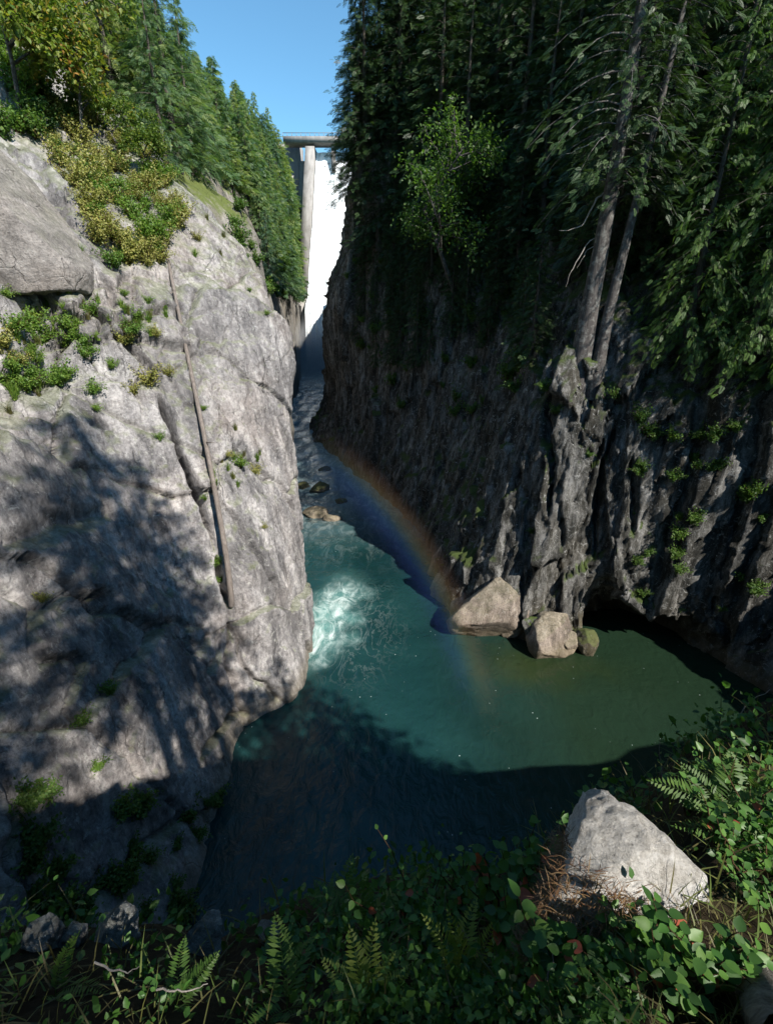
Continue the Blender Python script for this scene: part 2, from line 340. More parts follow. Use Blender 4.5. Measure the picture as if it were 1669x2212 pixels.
base = n.mix(n.math('MULTIPLY', boil, 0.9), base, (0.12, 0.27, 0.25))
foam_n = n.noise(n.pos((1, 0.5, 1), (0, 0, 0.9), 'World'), 0.75, 10, 0.72, 1.1)
foam = n.math('MULTIPLY', n.ramp(foam_n, [(0.43, 0.0), (0.66, 0.75)]), n.ramp(boil, [(0.12, 0.0), (0.6, 1.0)]))
lines = n.math('MULTIPLY', n.ramp(n.math('ABSOLUTE', n.math('SUBTRACT', n.noise(n.pos((1, 0.5, 1), (0, 0, -0.5), 'World'), 0.5, 7, 0.65, 2.5), 0.5)), [(0.0, 0.12), (0.03, 0.0)]), blob(-3.0, 36, 6.0, 11.0))
flecks = n.math('MULTIPLY', n.ramp(n.voro(p, 1.6), [(0.03, 0.7), (0.07, 0.0)]), n.ramp(n.noise(p, 0.25, 4, 0.6), [(0.50, 0.0), (0.62, 1.0)]))
rapid = n.math('MULTIPLY', n.ramp(n.noise(n.pos((1, 0.35, 1), (0, 0, 0.15), 'World'), 0.8, 9, 0.75, 1.5), [(0.47, 0.0), (0.66, 0.9)]), n.ramp(n.math('DIVIDE', sxyz.outputs[1], 200.0), [(0.22, 0.0), (0.36, 0.35), (0.55, 0.5), (0.8, 0.95)]))
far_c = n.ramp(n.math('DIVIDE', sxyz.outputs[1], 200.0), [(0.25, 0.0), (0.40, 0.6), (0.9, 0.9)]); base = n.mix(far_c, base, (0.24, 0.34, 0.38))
fm = n.math('MAXIMUM', n.math('MAXIMUM', foam, lines), n.math('MAXIMUM', flecks, rapid))
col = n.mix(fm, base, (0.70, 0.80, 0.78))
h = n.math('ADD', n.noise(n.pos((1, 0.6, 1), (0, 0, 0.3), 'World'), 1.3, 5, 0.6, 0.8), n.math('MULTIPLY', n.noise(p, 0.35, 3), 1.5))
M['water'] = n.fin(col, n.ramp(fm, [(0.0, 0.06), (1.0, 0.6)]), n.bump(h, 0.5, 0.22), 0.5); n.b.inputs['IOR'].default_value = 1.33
n = NT('white_water'); st = n.pos((1, 1, 0.06)); f = n.noise(st, 0.7, 9, 0.7, 0.6)
M['fall'] = n.fin(n.ramp(f, [(0.3, (0.42, 0.5, 0.56)), (0.5, (0.84, 0.88, 0.9)), (0.6, (0.93, 0.95, 0.96))]), 0.7, n.bump(f, 1.0, 0.8), 0.2)

# ------------------------------------------------------------------ terrain: left cliff
EDGE = [atY(668, 1425, 32.2), atY(667, 1340, 34), atY(656, 1200, 36), atY(641, 1060, 37.5), atY(631, 940, 38.5), atY(622, 850, 39), atY(613, 770, 39.6),
        atY(600, 690, 40.5), atY(566, 600, 42.5), atY(500, 505, 45), atY(420, 440, 47)]
EDGE = np.array([tuple(e) for e in EDGE]); EDGE = EDGE[np.argsort(EDGE[:, 2])]
LV = [-3, 0, 5, 11, 17, 20.3, 21.8, 26, 31, 37, 44]
XB = [-8.4, -9, -10.8, -13.0, -15.2, -16.6, -20.0, -22.5, -27, -33, -41]
XE = [-8.6, -9.2, -10.4, -12.6, -15.0, -16.4, -17.8, -20, -24, -29.5, -37]
XF = [-6.0, -6.5, -7.6, -9.5, -11.8, -13.2, -14.0, -16.6, -20.8, -26, -33]
rows = []
for i, z in enumerate(LV):
    ex = np.interp(z, EDGE[:, 2], EDGE[:, 0]); ey = np.interp(z, EDGE[:, 2], EDGE[:, 1])
    if z > EDGE[-1, 2]: ex -= (z - EDGE[-1, 2]) * 1.1; ey += 1
    if z < 0: ex += 0.3
    yE, yF = 24.2 + 0.12 * max(z, 0), 26.6 + 0.16 * max(z, 0)
    rows.append([(XB[i] - 1, -25, z), (XB[i], -5, z), (XB[i], 5, z), (XB[i], 13, z), (XB[i] * .5 + XE[i] * .5, 19.5, z), (XE[i], yE, z), (XF[i], yF, z),
                 ((XF[i] + ex) * .5 + 0.35, (yF + ey) / 2, z), (ex, ey, z), (ex - 2.2, ey + 3.2, z), (ex - 6.5, ey + 7, z), (ex - 12, ey + 14, z)])
NS, NTT = 545, 405
G = resample(np.swapaxes(np.array(rows, float), 0, 1), NS, NTT, [.15, .3, .8, 1, 1, 1, 1, 1, .9, .4, .3])
Nn = grid_normals(G); Nn *= np.sign((Nn * np.array([1, -0.5, 0.4])).sum(-1).mean())
P = G.reshape(-1, 3); Nf = Nn.reshape(-1, 3)
ca, sa = math.cos(0.45), math.sin(0.45)
PR = np.stack([P[:, 0], P[:, 1] * ca + P[:, 2] * sa, -P[:, 1] * sa + P[:, 2] * ca], 1)     # axis along the foliation of the slab
d = 0.6 * fbm(P * 0.1, 3, 3) + 0.2 * ridged(PR * np.array([.5, .55, .13]), 4, 8) + 0.13 * fbm(PR * np.array([1.2, 1.6, .4]), 4, 21) + 0.09 * fbm(P * 3.4, 3, 33)
f1, f2, cid, tl = worley(PR * np.array([.16, .2, .085]) + 0.06 * np.stack([vnoise(P * .7, 13)] * 3, 1), 5, True); e = f2 - f1
d += 0.5 * (cid - 0.5) + 1.5 * tl - 0.45 * np.exp(-(e / 0.02) ** 2)
f1, f2, cid, tl = worley(P * np.array([.5, .5, .36]) + 0.25 * np.stack([vnoise(P * .8, 3)] * 3, 1), 9, True)
upmask = np.clip((P[:, 2] - 19) / 5, 0, 1) * np.clip((37 - P[:, 1]) / 8, 0, 1)               # broken blocky ledges high on the near flank
d += (0.85 * upmask + 0.08) * (cid - 0.5) + (1.2 * upmask + .25) * tl - (.5 * upmask + .05) * np.exp(-((f2 - f1) / .06) ** 2)
d *= np.clip(0.35 + np.abs(P[:, 2] - 0) / 3.0, 0.35, 1)
P = P + Nf * d[:, None]
bv = BVHTree.FromPolygons([tuple(v) for v in P], [tuple(f) for f in grid_faces(NS, NTT)])
def hit(bvh, u, v):
    r = ray(u, v).normalized(); h = bvh.ray_cast(CAM, r)
    return h[0], h[1]
def carve(P, Nf, bvh, pix, width, depth):
    """sink a groove into the surface along a line of picture points found on it"""
    pts = []
    for (a, b), (c, d_) in zip(pix[:-1], pix[1:]):
        for t in np.linspace(0, 1, 8, endpoint=False):
            h = hit(bvh, a + (c - a) * t, b + (d_ - b) * t)[0]
            if h: pts.append(h)
    if not pts: return P
    pts = np.array([tuple(q) for q in pts]); pts = pts + 0.12 * np.stack([vnoise(pts * 0.9, 7), vnoise(pts * 0.9, 8), vnoise(pts * 0.9, 9)], 1)
    dm = np.full(len(P), 1e9); tp = np.zeros(len(P)); m_ = max(len(pts) - 1, 1)
    for i in range(len(pts) - 1):
        a, b = pts[i], pts[i + 1]; ab = b - a
        t = np.clip(((P - a) @ ab) / max(ab @ ab, 1e-6), 0, 1); dd_ = np.linalg.norm(P - a - t[:, None] * ab, axis=1); nr = dd_ < dm; tp = np.where(nr, (i + t) / m_, tp); dm = np.where(nr, dd_, dm)
    w = width * (0.6 + 0.8 * np.abs(vnoise(P * 0.6, 41)))
    w = w * (.35 + .65 * np.sin(np.pi * np.clip(tp * .92 + .04, 0, 1)))
    return P - Nf * (depth * np.clip(np.sin(np.pi * np.clip(tp * .96 + .02, 0, 1)) * 2.2, 0, 1) * np.exp(-(dm / w) ** 2))[:, None]
for pix, w, dp in [([(345, 855), (375, 930), (400, 1000), (425, 1060), (450, 1120), (468, 1200)], 0.24, 2.6), ([(468, 1200), (482, 1270), (500, 1320)], 0.24, 1.6),
                   ([(495, 1320), (490, 1420), (505, 1480), (520, 1530), (532, 1580)], 0.18, 1.0), ([(545, 1540), (500, 1545), (470, 1590), (430, 1650)], 0.2, 1.2),
                   ([(0, 540), (60, 600), (130, 660), (190, 700)], 0.35, 2.0), ([(170, 640), (240, 700), (300, 760), (350, 830)], 0.25, 1.5),
                   ([(230, 600), (262, 690), (300, 760)], 0.2, 1.2), ([(350, 480), (375, 600), (395, 700), (420, 820)], 0.3, 0.35), ([(0, 1180), (120, 1130), (260, 1100)], 0.6, 0.5)]:
    P = carve(P, Nf, bv, pix, w, dp)
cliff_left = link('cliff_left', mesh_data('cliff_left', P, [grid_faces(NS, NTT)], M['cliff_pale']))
tag(cliff_left, 'tall pale granite cliff face with cracks on the sunlit side of the gorge', kind='structure')
BV_L = BVHTree.FromPolygons([tuple(v) for v in P], [tuple(f) for f in grid_faces(NS, NTT)])

# ------------------------------------------------------------------ terrain: wooded hillside above and behind the left cliff
H = [(-30, [(-24, 28), (-30, 36), (-38, 44), (-50, 55), (-66, 70), (-84, 84), (-104, 95), (-130, 105), (-180, 120)]),
     (20, [(-24, 31), (-30, 38), (-36, 44), (-46, 55), (-62, 72), (-80, 86), (-100, 96), (-130, 105), (-180, 120)]),
     (44, [(-14, 0), (-16, 18), (-22, 33), (-29, 40), (-40, 52), (-54, 69), (-72, 88), (-110, 104), (-170, 120)]),
     (60, [(-12.4, -3), (-12.8, 14), (-13.4, 26), (-14.8, 33.2), (-19.8, 37.6), (-30, 46), (-46, 65), (-80, 92), (-160, 118)]),
     (70, [(-15, -3), (-15, 10), (-16, 24), (-18, 33), (-25, 42), (-34, 55), (-50, 72), (-84, 94), (-160, 118)]),
     (92, [(-21, -3), (-21, 8), (-21.5, 18), (-23, 30), (-29, 42), (-39, 57), (-55, 75), (-86, 96), (-160, 118)]),
     (130, [(-26, -3), (-26, 8), (-27, 20), (-29, 32), (-34, 46), (-44, 62), (-60, 79), (-90, 98), (-160, 116)]),
     (180, [(-32, -3), (-32, 8), (-33, 22), (-34, 36), (-37, 52), (-44, 68), (-60, 82), (-92, 98), (-160, 114)]),
     (234, [(-40, -3), (-40, 8), (-39.5, 24), (-39, 36), (-39.5, 54), (-42, 72), (-53, 88), (-92, 100), (-160, 112)]),
     (300, [(-46, -3), (-46, 8), (-46, 24), (-46, 42), (-48, 60), (-52, 77), (-64, 90), (-94, 100), (-160, 112)])]
C = np.array([[(x, Y, z) for x, z in pr] for Y, pr in H], float)
G = resample(C, 300, 170); Nn = grid_normals(G); Nn *= np.sign((Nn * np.array([1, 0, 0.6])).sum(-1).mean()); P = G.reshape(-1, 3)
f1, f2, cid = worley(P * np.array([.12, .12, .07]), 15)
d = 1.6 * fbm(P * 0.08, 4, 51) + 0.6 * ridged(P * np.array([.25, .25, .12]), 4, 52) + 0.9 * (cid - .5) - 0.4 * np.exp(-((f2 - f1) / .05) ** 2) + 0.25 * fbm(P * .9, 3, 55)
P = P + Nn.reshape(-1, 3) * d[:, None]
hillside = link('hillside_left', mesh_data('hillside_left', P, [grid_faces(300, 170)], M['hill'])); tag(hillside, 'steep wooded hillside above the pale cliff up to the dam', kind='structure')
BV_H = BVHTree.FromPolygons([tuple(v) for v in P], [tuple(f) for f in grid_faces(300, 170)])

# ------------------------------------------------------------------ terrain: shaded right canyon wall
R = [[(-30, 300, -3), (-29.5, 300, 0), (-28, 300, 8), (-26, 300, 16), (-24, 300, 28), (-22, 300, 40), (-18, 300, 54), (-8, 300, 70), (10, 300, 88), (50, 300, 100)],
     [(-25, 215, -3), (-24.5, 215, 0), (-23, 215, 8), (-21.5, 215, 16), (-20, 215, 26), (-18, 214, 36), (-13, 213, 46), (-4, 213, 58), (12, 214, 76), (50, 215, 96)],
     [(-20, 150, -3), (-19, 150, 0), (-17.5, 150, 7), (-16, 149, 14), (-14, 148, 24), (-12, 146, 33), (-8, 145, 44), (2, 145, 56), (18, 146, 75), (50, 148, 96)],
     [(-17.5, 107, -3), (-16.6, 106, 0), (-13.2, 104, 5), (-11.7, 102.5, 9), (-11.6, 101, 18.6), (-10, 96, 28.4), (-6.7, 93, 36), (-4.5, 90, 46), (12, 95, 70), (45, 100, 95)],
     [(-9, 86, -3), (-8, 85, 0), (-6, 85, 6), (-4.5, 84.5, 12), (-3, 84, 20), (-1, 83, 29), (2.5, 82, 40), (8, 82, 51), (26, 86, 73), (55, 90, 95)],
     [(-1, 66, -3), (0, 66, 0), (1.5, 66, 6), (3, 66.5, 12), (4.5, 67, 20), (7, 67, 28), (11, 68, 36), (19, 70, 48), (38, 74, 69), (65, 80, 92)],
     [(4.2, 51.5, -3), (5, 51, 0), (6.4, 51.5, 4), (9, 53, 9.5), (10.4, 54, 15), (11.6, 55, 21), (14.5, 56, 28), (23, 56, 40), (42, 60, 62), (70, 66, 88)],
     [(4.6, 41, -3), (5.2, 41.3, 0), (6.2, 42, 4), (9.2, 44.5, 9), (10.8, 46, 15), (12.2, 47.5, 21), (15, 49, 26.5), (24, 49, 38), (44, 54, 62), (72, 60, 88)],
     [(6.6, 35.5, -3), (7, 36, 0), (8, 37, 4), (9.2, 38.5, 9), (10.5, 40, 15), (11.8, 41.5, 20.5), (14.5, 43, 25), (26, 46, 37), (48, 51, 62), (75, 56, 88)],
     [(11, 32.7, -3), (11, 33.3, 0), (11.3, 34.2, 4), (11.8, 35.3, 9), (12.4, 36.5, 15), (13.2, 38, 20.5), (15.8, 39.6, 24), (29, 42, 36), (52, 45, 61), (78, 50, 88)],
     [(16, 31.2, -3), (16, 31.8, 0), (15.8, 32.6, 4), (15.7, 33.6, 9), (15.7, 34.8, 15), (16, 36, 20), (18.5, 37, 23.5), (32, 38, 35), (55, 39, 60), (80, 44, 86)],
     [(18, 38, -3), (18, 38, 0.5), (18.6, 35, 3.0), (18.4, 32.3, 4.4), (19, 32.8, 11), (19.8, 33.3, 18), (23, 34, 23), (36, 33, 33), (57, 34, 57), (82, 36, 84)],
     [(23, 37, -3), (23, 36.5, 0.3), (23, 34, 2.2), (23.2, 31.2, 3.2), (24, 31.2, 9), (25.6, 31, 16), (29, 30.5, 22.5), (41, 29, 33), (60, 28, 57), (84, 28, 84)],
     [(26.5, 30, -3), (26.5, 29.5, 0), (27, 29.3, 1.5), (27.6, 29, 4), (29, 28.6, 10), (31, 28, 16.5), (34.5, 27, 23), (46, 24, 33), (64, 20, 57), (88, 18, 84)],
     [(28.5, 22, -3), (28.7, 22, 0), (29.2, 22, 2), (30, 22, 5), (31.8, 21.5, 9), (34, 21, 13), (38, 19, 17), (50, 15, 22), (66, 8, 34), (90, 4, 52)],
     [(27, 8, -3), (27.2, 8, 0), (27.6, 8, 2), (28.3, 8, 5), (29.5, 8, 9), (31.5, 7, 12), (36, 5, 15), (50, 0, 18), (66, -10, 22), (92, -14, 30)]]
NR, NRT = 640, 340
G = resample(np.array(R, float), NR, NRT, [.1, .12, .25, .55, .7, .9, 1.3, 1.5, 1.5, 1.5, 1.5, 1.3, 1.2, .8, .4]); Nn = grid_normals(G); Nn *= np.sign((Nn * np.array([-1, -0.6, 0.4])).sum(-1).mean()); P = G.reshape(-1, 3); Nf = Nn.reshape(-1, 3)
near = np.exp(-(((P[:, 0] - 13) / 9) ** 2 + ((P[:, 1] - 36) / 9) ** 2))                         # the columnar buttress
far = np.clip(P[:, 1] / 120, 0.15, 1)
d = 1.0 * fbm(P * np.array([.12, .12, .08]), 4, 61) + 0.15 * ridged(P * np.array([.42, .42, .06]), 4, 62) + 0.14 * fbm(P * np.array([1.1, 1.1, .5]), 4, 63) + 0.12 * fbm(P * 3.2, 3, 64)
wv = 0.12 * np.stack([vnoise(P * .5, 67), vnoise(P * .5, 68), vnoise(P * .5, 69)], 1)
wv *= .5
f1, f2, cid, tl = worley(P * np.array([.27, .27, .05]) + wv, 65, True); d += (1.2 + 1.0 * near) * (cid - .5) + 1.6 * tl
f1, f2, cid, tl = worley(P * np.array([.62, .62, .13]) + wv, 66, True); d += (.6 + .35 * near) * (cid - .5) + .7 * tl
f1, f2, cid, tl = worley(P * np.array([1.7, 1.7, .7]), 70, True); d += 0.2 * (cid - .5) + .35 * tl
d *= np.clip(0.35 + P[:, 2] / 4.0, 0.35, 1)
P = P + Nf * d[:, None]
bv = BVHTree.FromPolygons([tuple(v) for v in P], [tuple(f) for f in grid_faces(NR, NRT)])
for pix, w, dp in [([(1190, 800), (1175, 900), (1190, 1000), (1180, 1150)], 0.3, 1.6), ([(1330, 900), (1300, 1000), (1285, 1120), (1290, 1250)], 0.22, 1.2), ([(1245, 760), (1260, 830), (1290, 900)], 0.3, 1.1),
                   ([(1060, 900), (1040, 1020), (1035, 1130)], 0.3, 1.0), ([(1130, 1220), (1125, 1300), (1120, 1360)], 0.25, 0.9), ([(1360, 960), (1365, 1080), (1370, 1180)], 0.25, 0.9)]:
    P = carve(P, Nf, bv, pix, w, dp)
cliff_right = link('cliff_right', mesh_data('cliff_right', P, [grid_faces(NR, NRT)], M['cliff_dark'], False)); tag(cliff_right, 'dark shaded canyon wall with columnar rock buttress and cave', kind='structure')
BV_R = BVHTree.FromPolygons([tuple(v) for v in P], [tuple(f) for f in grid_faces(NR, NRT)])

# ------------------------------------------------------------------ terrain: the bank the camera stands on
LIP = [(-180, 14, 24.5), (-130, 9, 24), (-100, 5, 22.5), (-75, 4, 21.2)]
for u, v, r in [(0, 2010, 3.6), (250, 2000, 3.3), (480, 2035, 3.0), (640, 1960, 3.0), (760, 1920, 3.1), (920, 1900, 3.2), (1100, 1880, 3.5), (1230, 1800, 4.2), (1400, 1700, 5.8), (1530, 1600, 8.0), (1669, 1510, 10.5)]:
    q = ray(u, v); k = r / math.hypot(q.x, q.y); LIP.append((math.degrees(math.atan2(q.x, q.y)), r, CAM_H + q.z * k))
LIP += [(60, 14, 16.5), (80, 20, 15), (105, 24, 18), (140, 24, 24), (180, 14, 24.5)]
LIP = np.array(LIP)
th = np.linspace(-180, 180, 361); rl = np.interp(th, LIP[:, 0], LIP[:, 1]); zl = np.interp(th, LIP[:, 0], LIP[:, 2])
TT = [0, .12, .3, .5, .7, .85, 1.0]; prof = []
for t in TT:                                                     # feet to lip: nearly flat at the feet, then falling
    prof.append((rl * t, 23.35 + (zl - 23.35) * (t ** 1.35)))
prof[0] = (np.full_like(rl, 0.02), np.full_like(rl, 23.35))
front = np.clip((95 - np.abs(th + 15)) / 25, 0, 1)                # where the bank drops into the gorge
for dr, dz in [(0.6, -1.0), (1.6, -3.0), (3.2, -7.5), (5.0, -14), (7.5, -26)]: prof.append((rl + dr + (1 - front) * dr * 5, zl + front * dz + (1 - front) * dr * 1.2))
C = np.stack([np.stack([np.sin(np.radians(th)) * r, np.cos(np.radians(th)) * r, z], -1) for r, z in prof], 1)
def rows_resample(C, nt, power=1.5):
    a = C.shape[1]; q = np.linspace(0, a - 1, nt); k = np.clip(q.astype(int), 0, a - 2); t = (q - k)[None, :, None]
    return C[:, k] * (1 - t) + C[:, k + 1] * t
G = rows_resample(C, 130); P = G.reshape(-1, 3)
rr = np.linalg.norm(P[:, :2], axis=1)
P[:, 2] += np.clip(rr / 2, 0, 1) * (0.16 * fbm(P * 1.1, 4, 71) + 0.05 * fbm(P * 5, 3, 72)) + np.clip((rr - 4) / 4, 0, 1) * 0.7 * fbm(P * .4, 4, 73)
bank = link('bank', mesh_data('bank', P, [grid_faces(361, 130)], M['soil'])); tag(bank, 'steep dark earth bank at the viewpoint above the pool', kind='structure')
BV_B = BVHTree.FromPolygons([tuple(v) for v in P], [tuple(f) for f in grid_faces(361, 130)])

# ------------------------------------------------------------------ river
xs = np.linspace(-60, 40, 150); ys = np.concatenate([np.linspace(-30, 60, 230), np.linspace(60.5, 300, 170)])
GX, GY = np.meshgrid(xs, ys, indexing='ij'); P = np.stack([GX, GY, 0 * GX], -1).reshape(-1, 3)
k = np.clip((P[:, 1] - 45) / 30, 0, 1)
P[:, 2] = (0.05 + 0.35 * k) * fbm(P * np.array([.5, .35, 1]), 4, 81) + k * 0.3 * ridged(P * np.array([.4, .3, 1]), 3, 82) + np.clip((P[:, 1] - 60) / 160, 0, 1) * 2.5
boilk = np.exp(-((P[:, 0] + 4) / 3.5) ** 2 - ((P[:, 1] - 37) / 7) ** 2); P[:, 2] += boilk * 0.25 * fbm(P * .9, 4, 83)
river = link('river', mesh_data('river', P, [grid_faces(150, 400)], M['water'])); tag(river, 'green river pool with foam below the rapids', kind='structure')
# river bed and far land so nothing is hollow
ground = link('ground', mesh_data('ground', [(-3000, -3000, -6), (3000, -3000, -6), (3000, 3000, -6), (-3000, 3000, -6)], [np.array([[0, 1, 2, 3]])], M['soil'], False)); tag(ground, 'valley floor under the river', kind='structure')

# ------------------------------------------------------------------ dam with spillway
dam = empty('dam', (-30, 252, 0)); tag(dam, 'concrete dam with bridge deck closing the gorge beside the spillway', 'dam')
def damp(mb, name, mat, smooth=False): o = mb.build(name, mat, None, smooth); o.parent = dam; o.matrix_parent_inverse = Matrix.Translation((30, -252, 0)); return o
ptop = atY(672, 322, 250); pbot = atY(656, 640, 234)
def slab(x0, x1, dx, y_off0, y_off1, zt, zb, yt, yb):
    return ([(x0, yt + y_off0, zt), (x1, yt + y_off0, zt), (x1, yt + y_off1, zt), (x0, yt + y_off1, zt)], [(x0 + dx, yb + y_off0, zb), (x1 + dx, yb + y_off0, zb), (x1 + dx, yb + y_off1, zb), (x0 + dx, yb + y_off1, zb)])
xt = ptop.x; zt = ptop.z; zb = pbot.z; dx = pbot.x - ptop.x
damp(MB().prism(*slab(xt - 1.9, xt + 1.9, dx, -4.0, 6.0, zt, zb, 250, 234)), 'guide_wall', M['concrete'])
damp(MB().prism(*slab(xt - 5.2, xt - 2.0, dx, 1.0, 8.0, zt - 4, zb - 2, 250, 236)), 'side_wall', M['concrete'])
damp(MB().prism(*slab(xt - 42, xt - 5.3, dx, 4.0, 14.0, zt + 3, -3, 250, 246)), 'abutment', M['concrete'])
damp(MB().prism(*slab(xt + 2.0, xt + 30, dx, 3.0, 12.0, zt - 2, zb + 1, 250, 234)), 'spillway_face', M['concrete'])
damp(MB().prism(*slab(xt + 30.1, xt + 60, dx, 0.0, 12.0, zt, -3, 250, 240)), 'abutment', M['concrete'])
deck = MB().box((xt + 12, 249, zt + 2.2), (46, 7.0, 2.2)); dk = damp(deck, 'bridge_deck', M['concrete'])
rail = MB()
for i in range(24): rail.box((xt - 11 + i * 1.9, 245.7, zt + 3.85), (0.18, 0.18, 1.1))
rail.box((xt + 12, 245.7, zt + 4.45), (46, 0.2, 0.2)); rl_ = rail.build('railing', M['steel'], dk, False)
for k in range(2): damp(MB().box((xt + 9.5 + 10 * k, 251, zt - 4), (1.6, 7, 10)), 'pier', M['concrete'])
pb = atY(640, 700, 228)
bt_ = damp(MB().prism(*slab(pbot.x - 4.2, pbot.x + 1.4, -0.6, -2, 6, zb - 0.05, 12, 234, 231)), 'buttress', M['concrete'])
damp(MB().prism(*slab(pbot.x - 3.3, pbot.x - 0.9, -0.3, -2.3, -1.8, zb - 4, 17, 233.6, 231.4)), 'painted_opening', M['painted_opening']).parent = bt_; bt_.children[0].matrix_parent_inverse = Matrix.Identity(4)  # solid dark slab on the face; shade of the recess is in its colour
# spillway water: chute sheet, then free fall into the gorge
def sheet(rows, ns, nt, seed, amp):
    G = resample(np.array(rows, float), ns, nt); N_ = grid_normals(G); N_ *= -np.sign(N_[..., 1].mean()); P_ = G.reshape(-1, 3)
    return P_ + N_.reshape(-1, 3) * (amp * (ridged(P_ * np.array([.35, .05, .04]), 4, seed) * 0.8 + fbm(P_ * np.array([.9, .2, .12]), 4, seed + 3)))[:, None]
rows = [[(xt + 2.1 + 22 * a + dx * t + (2.5 * a if t > .9 else 0), 252 - 18 * t - 1.0 - (2.0 if t > .5 else 0), zt - 1 - (zt - 1 - zb) * t) for t in (0, .15, .3, .5, .7, .9, 1.0)] +
        [(xt + dx + 1.4 + 20 * a, 229 - 3 * k_, zb - 11 * k_ * (0.6 + .2 * k_)) for k_ in (.6, 1.2, 1.8, 2.4, 2.9)] for a in np.linspace(0, 1, 7)]
P = sheet(rows, 160, 260, 91, 0.45)
fall = link('waterfall', mesh_data('waterfall', P, [grid_faces(160, 260)], M['fall'])); tag(fall, 'white water pouring down the dam spillway into the gorge', 'waterfall')

# ------------------------------------------------------------------ plant builders
def leaflet(b, dirv, side, L, W):
    """diamond leaflet quad from base b"""
    b = np.array(b, float); d = np.array(dirv, float); s = np.array(side, float)
    return [b, b + d * L * .5 + s * W, b + d * L, b + d * L * .5 - s * W]
def spray_template(pairs, ang=50, wid=.42, lw=.075, droop=.25):
    V = []
    for i in range(pairs):
        x = .08 + .8 * i / pairs; L = wid * (1 - .55 * x) * (1.0 if i % 2 else .88)
        for s in (-1, 1):
            a = math.radians(ang); dv = (math.cos(a), s * math.sin(a), -.22)
            V += leaflet((x, 0, -droop * x * x), dv, (-math.sin(a) * .8, s * math.cos(a) * .8, .15), L, lw)
    V += leaflet((.72, 0, -droop * .5), (1, 0, -.3), (0, 1, 0), .36, lw)
    V = np.array(V); return V, np.arange(len(V)).reshape(-1, 4)
SP_CEDAR = spray_template(8, 46, .40, .042); SP_FIR = spray_template(5, 48, .46, .055); SP_FAR = spray_template(3, 45, .55, .10)
def conifer(seed, H, Rm, clear, nb, ns, size, tpl, leaf, bark, droop=.5, tip=.9, r0=None, lean=0.0, hang=(-.75, .12)):
    """returns (trunk mesh, crown mesh) for a conifer standing on the origin"""
    rg = np.random.default_rng(seed); r0 = r0 or H * .016
    hs = np.linspace(0, 1, 12); bend = rg.normal(0, .012 * H, 2)
    path = np.stack([bend[0] * np.sin(hs * 2.2) + lean * H * hs, bend[1] * np.sin(hs * 3.0), H * hs], 1); path[0, 2] = -0.8 if H < 28 else -3.5
    tr = MB(); V, F = tube(path, r0 * (1 - .93 * hs) * (1 + .5 * np.exp(-hs * 18)), 9); tr.add(V, F)
    cr = MB(); O, D, UP, S, Tt = [], [], [], [], []
    for i in range(nb):
        q = (i + rg.random()) / nb; h = clear + (H - clear) * q ** 1.05 * .985
        az = i * 2.39996 + rg.normal(0, .35); t = (h - clear) / (H - clear)
        L = Rm * ((1 - t) ** tip * (0.55 + .45 * min(1, t * 6 + .3)) + .05) * rg.uniform(.6, 1.15)
        o = np.array([np.interp(h, path[:, 2], path[:, 0]), np.interp(h, path[:, 2], path[:, 1]), h])
        dirh = np.array([math.cos(az), math.sin(az), 0]); up0 = rg.uniform(-.05, .3) + .45 * t
        s = np.linspace(0, 1, 6)
        pts = o + dirh * (L * s)[:, None] + np.array([0, 0, 1.0]) * (L * (up0 * s - droop * s ** 2 * (1 - .5 * t)))[:, None]
        V, F = tube(pts, np.maximum(.012 * L * (1.05 - s), .006) + .004, 3); tr.add(V, F)
        n = max(3, int(ns * (.35 + .65 * L / Rm)))
        ss = rg.uniform(.12, 1.0, n) ** .8
        P_ = np.stack([np.interp(ss, s, pts[:, k]) for k in range(3)], 1)
        sd = np.array([-dirh[1], dirh[0], 0]); sgn = rg.choice([-1, 1], n)
        Dv = dirh[None] * rg.uniform(.4, 1.0, (n, 1)) + sd[None] * (sgn * rg.uniform(.1, 1.0, n) * (1.15 - ss))[:, None] + np.array([[0, 0, 1.0]]) * rg.uniform(hang[0], hang[1], (n, 1))
        O.append(P_ + rg.normal(0, .05 * L, (n, 3))); D.append(Dv); S.append(size * rg.uniform(.6, 1.25, n) * (.55 + .45 * (1 - t))); Tt.append(np.clip(rg.normal(.45, .16, n) + .18 * (ss - .5) + rg.normal(0, .08), 0, 1))
    O = np.concatenate(O); D = np.concatenate(D); S = np.concatenate(S); Tt = np.concatenate(Tt)
    X, Y, Z = frame(D, None, rg.normal(0, .55, len(D)))
    scatter(cr, tpl[0], tpl[1], O, X, Y, Z, S, Tt)
    return tr.data('trunk', bark), cr.data('crown', leaf, False)
LEAF = (np.array([(0, 0, 0), (.35, .3, .07), (.7, .22, .05), (1, 0, -.08), (.7, -.22, .05), (.35, -.3, .07), (.5, 0, -.02)], float),
        np.array([[0, 6, 2, 1], [6, 3, 2, 2], [0, 5, 4, 6], [6, 4, 3, 3]]))
LEAF = (LEAF[0], np.array([[0, 6, 1], [1, 6, 2], [6, 3, 2], [0, 5, 6], [5, 4, 6], [6, 4, 3]]))
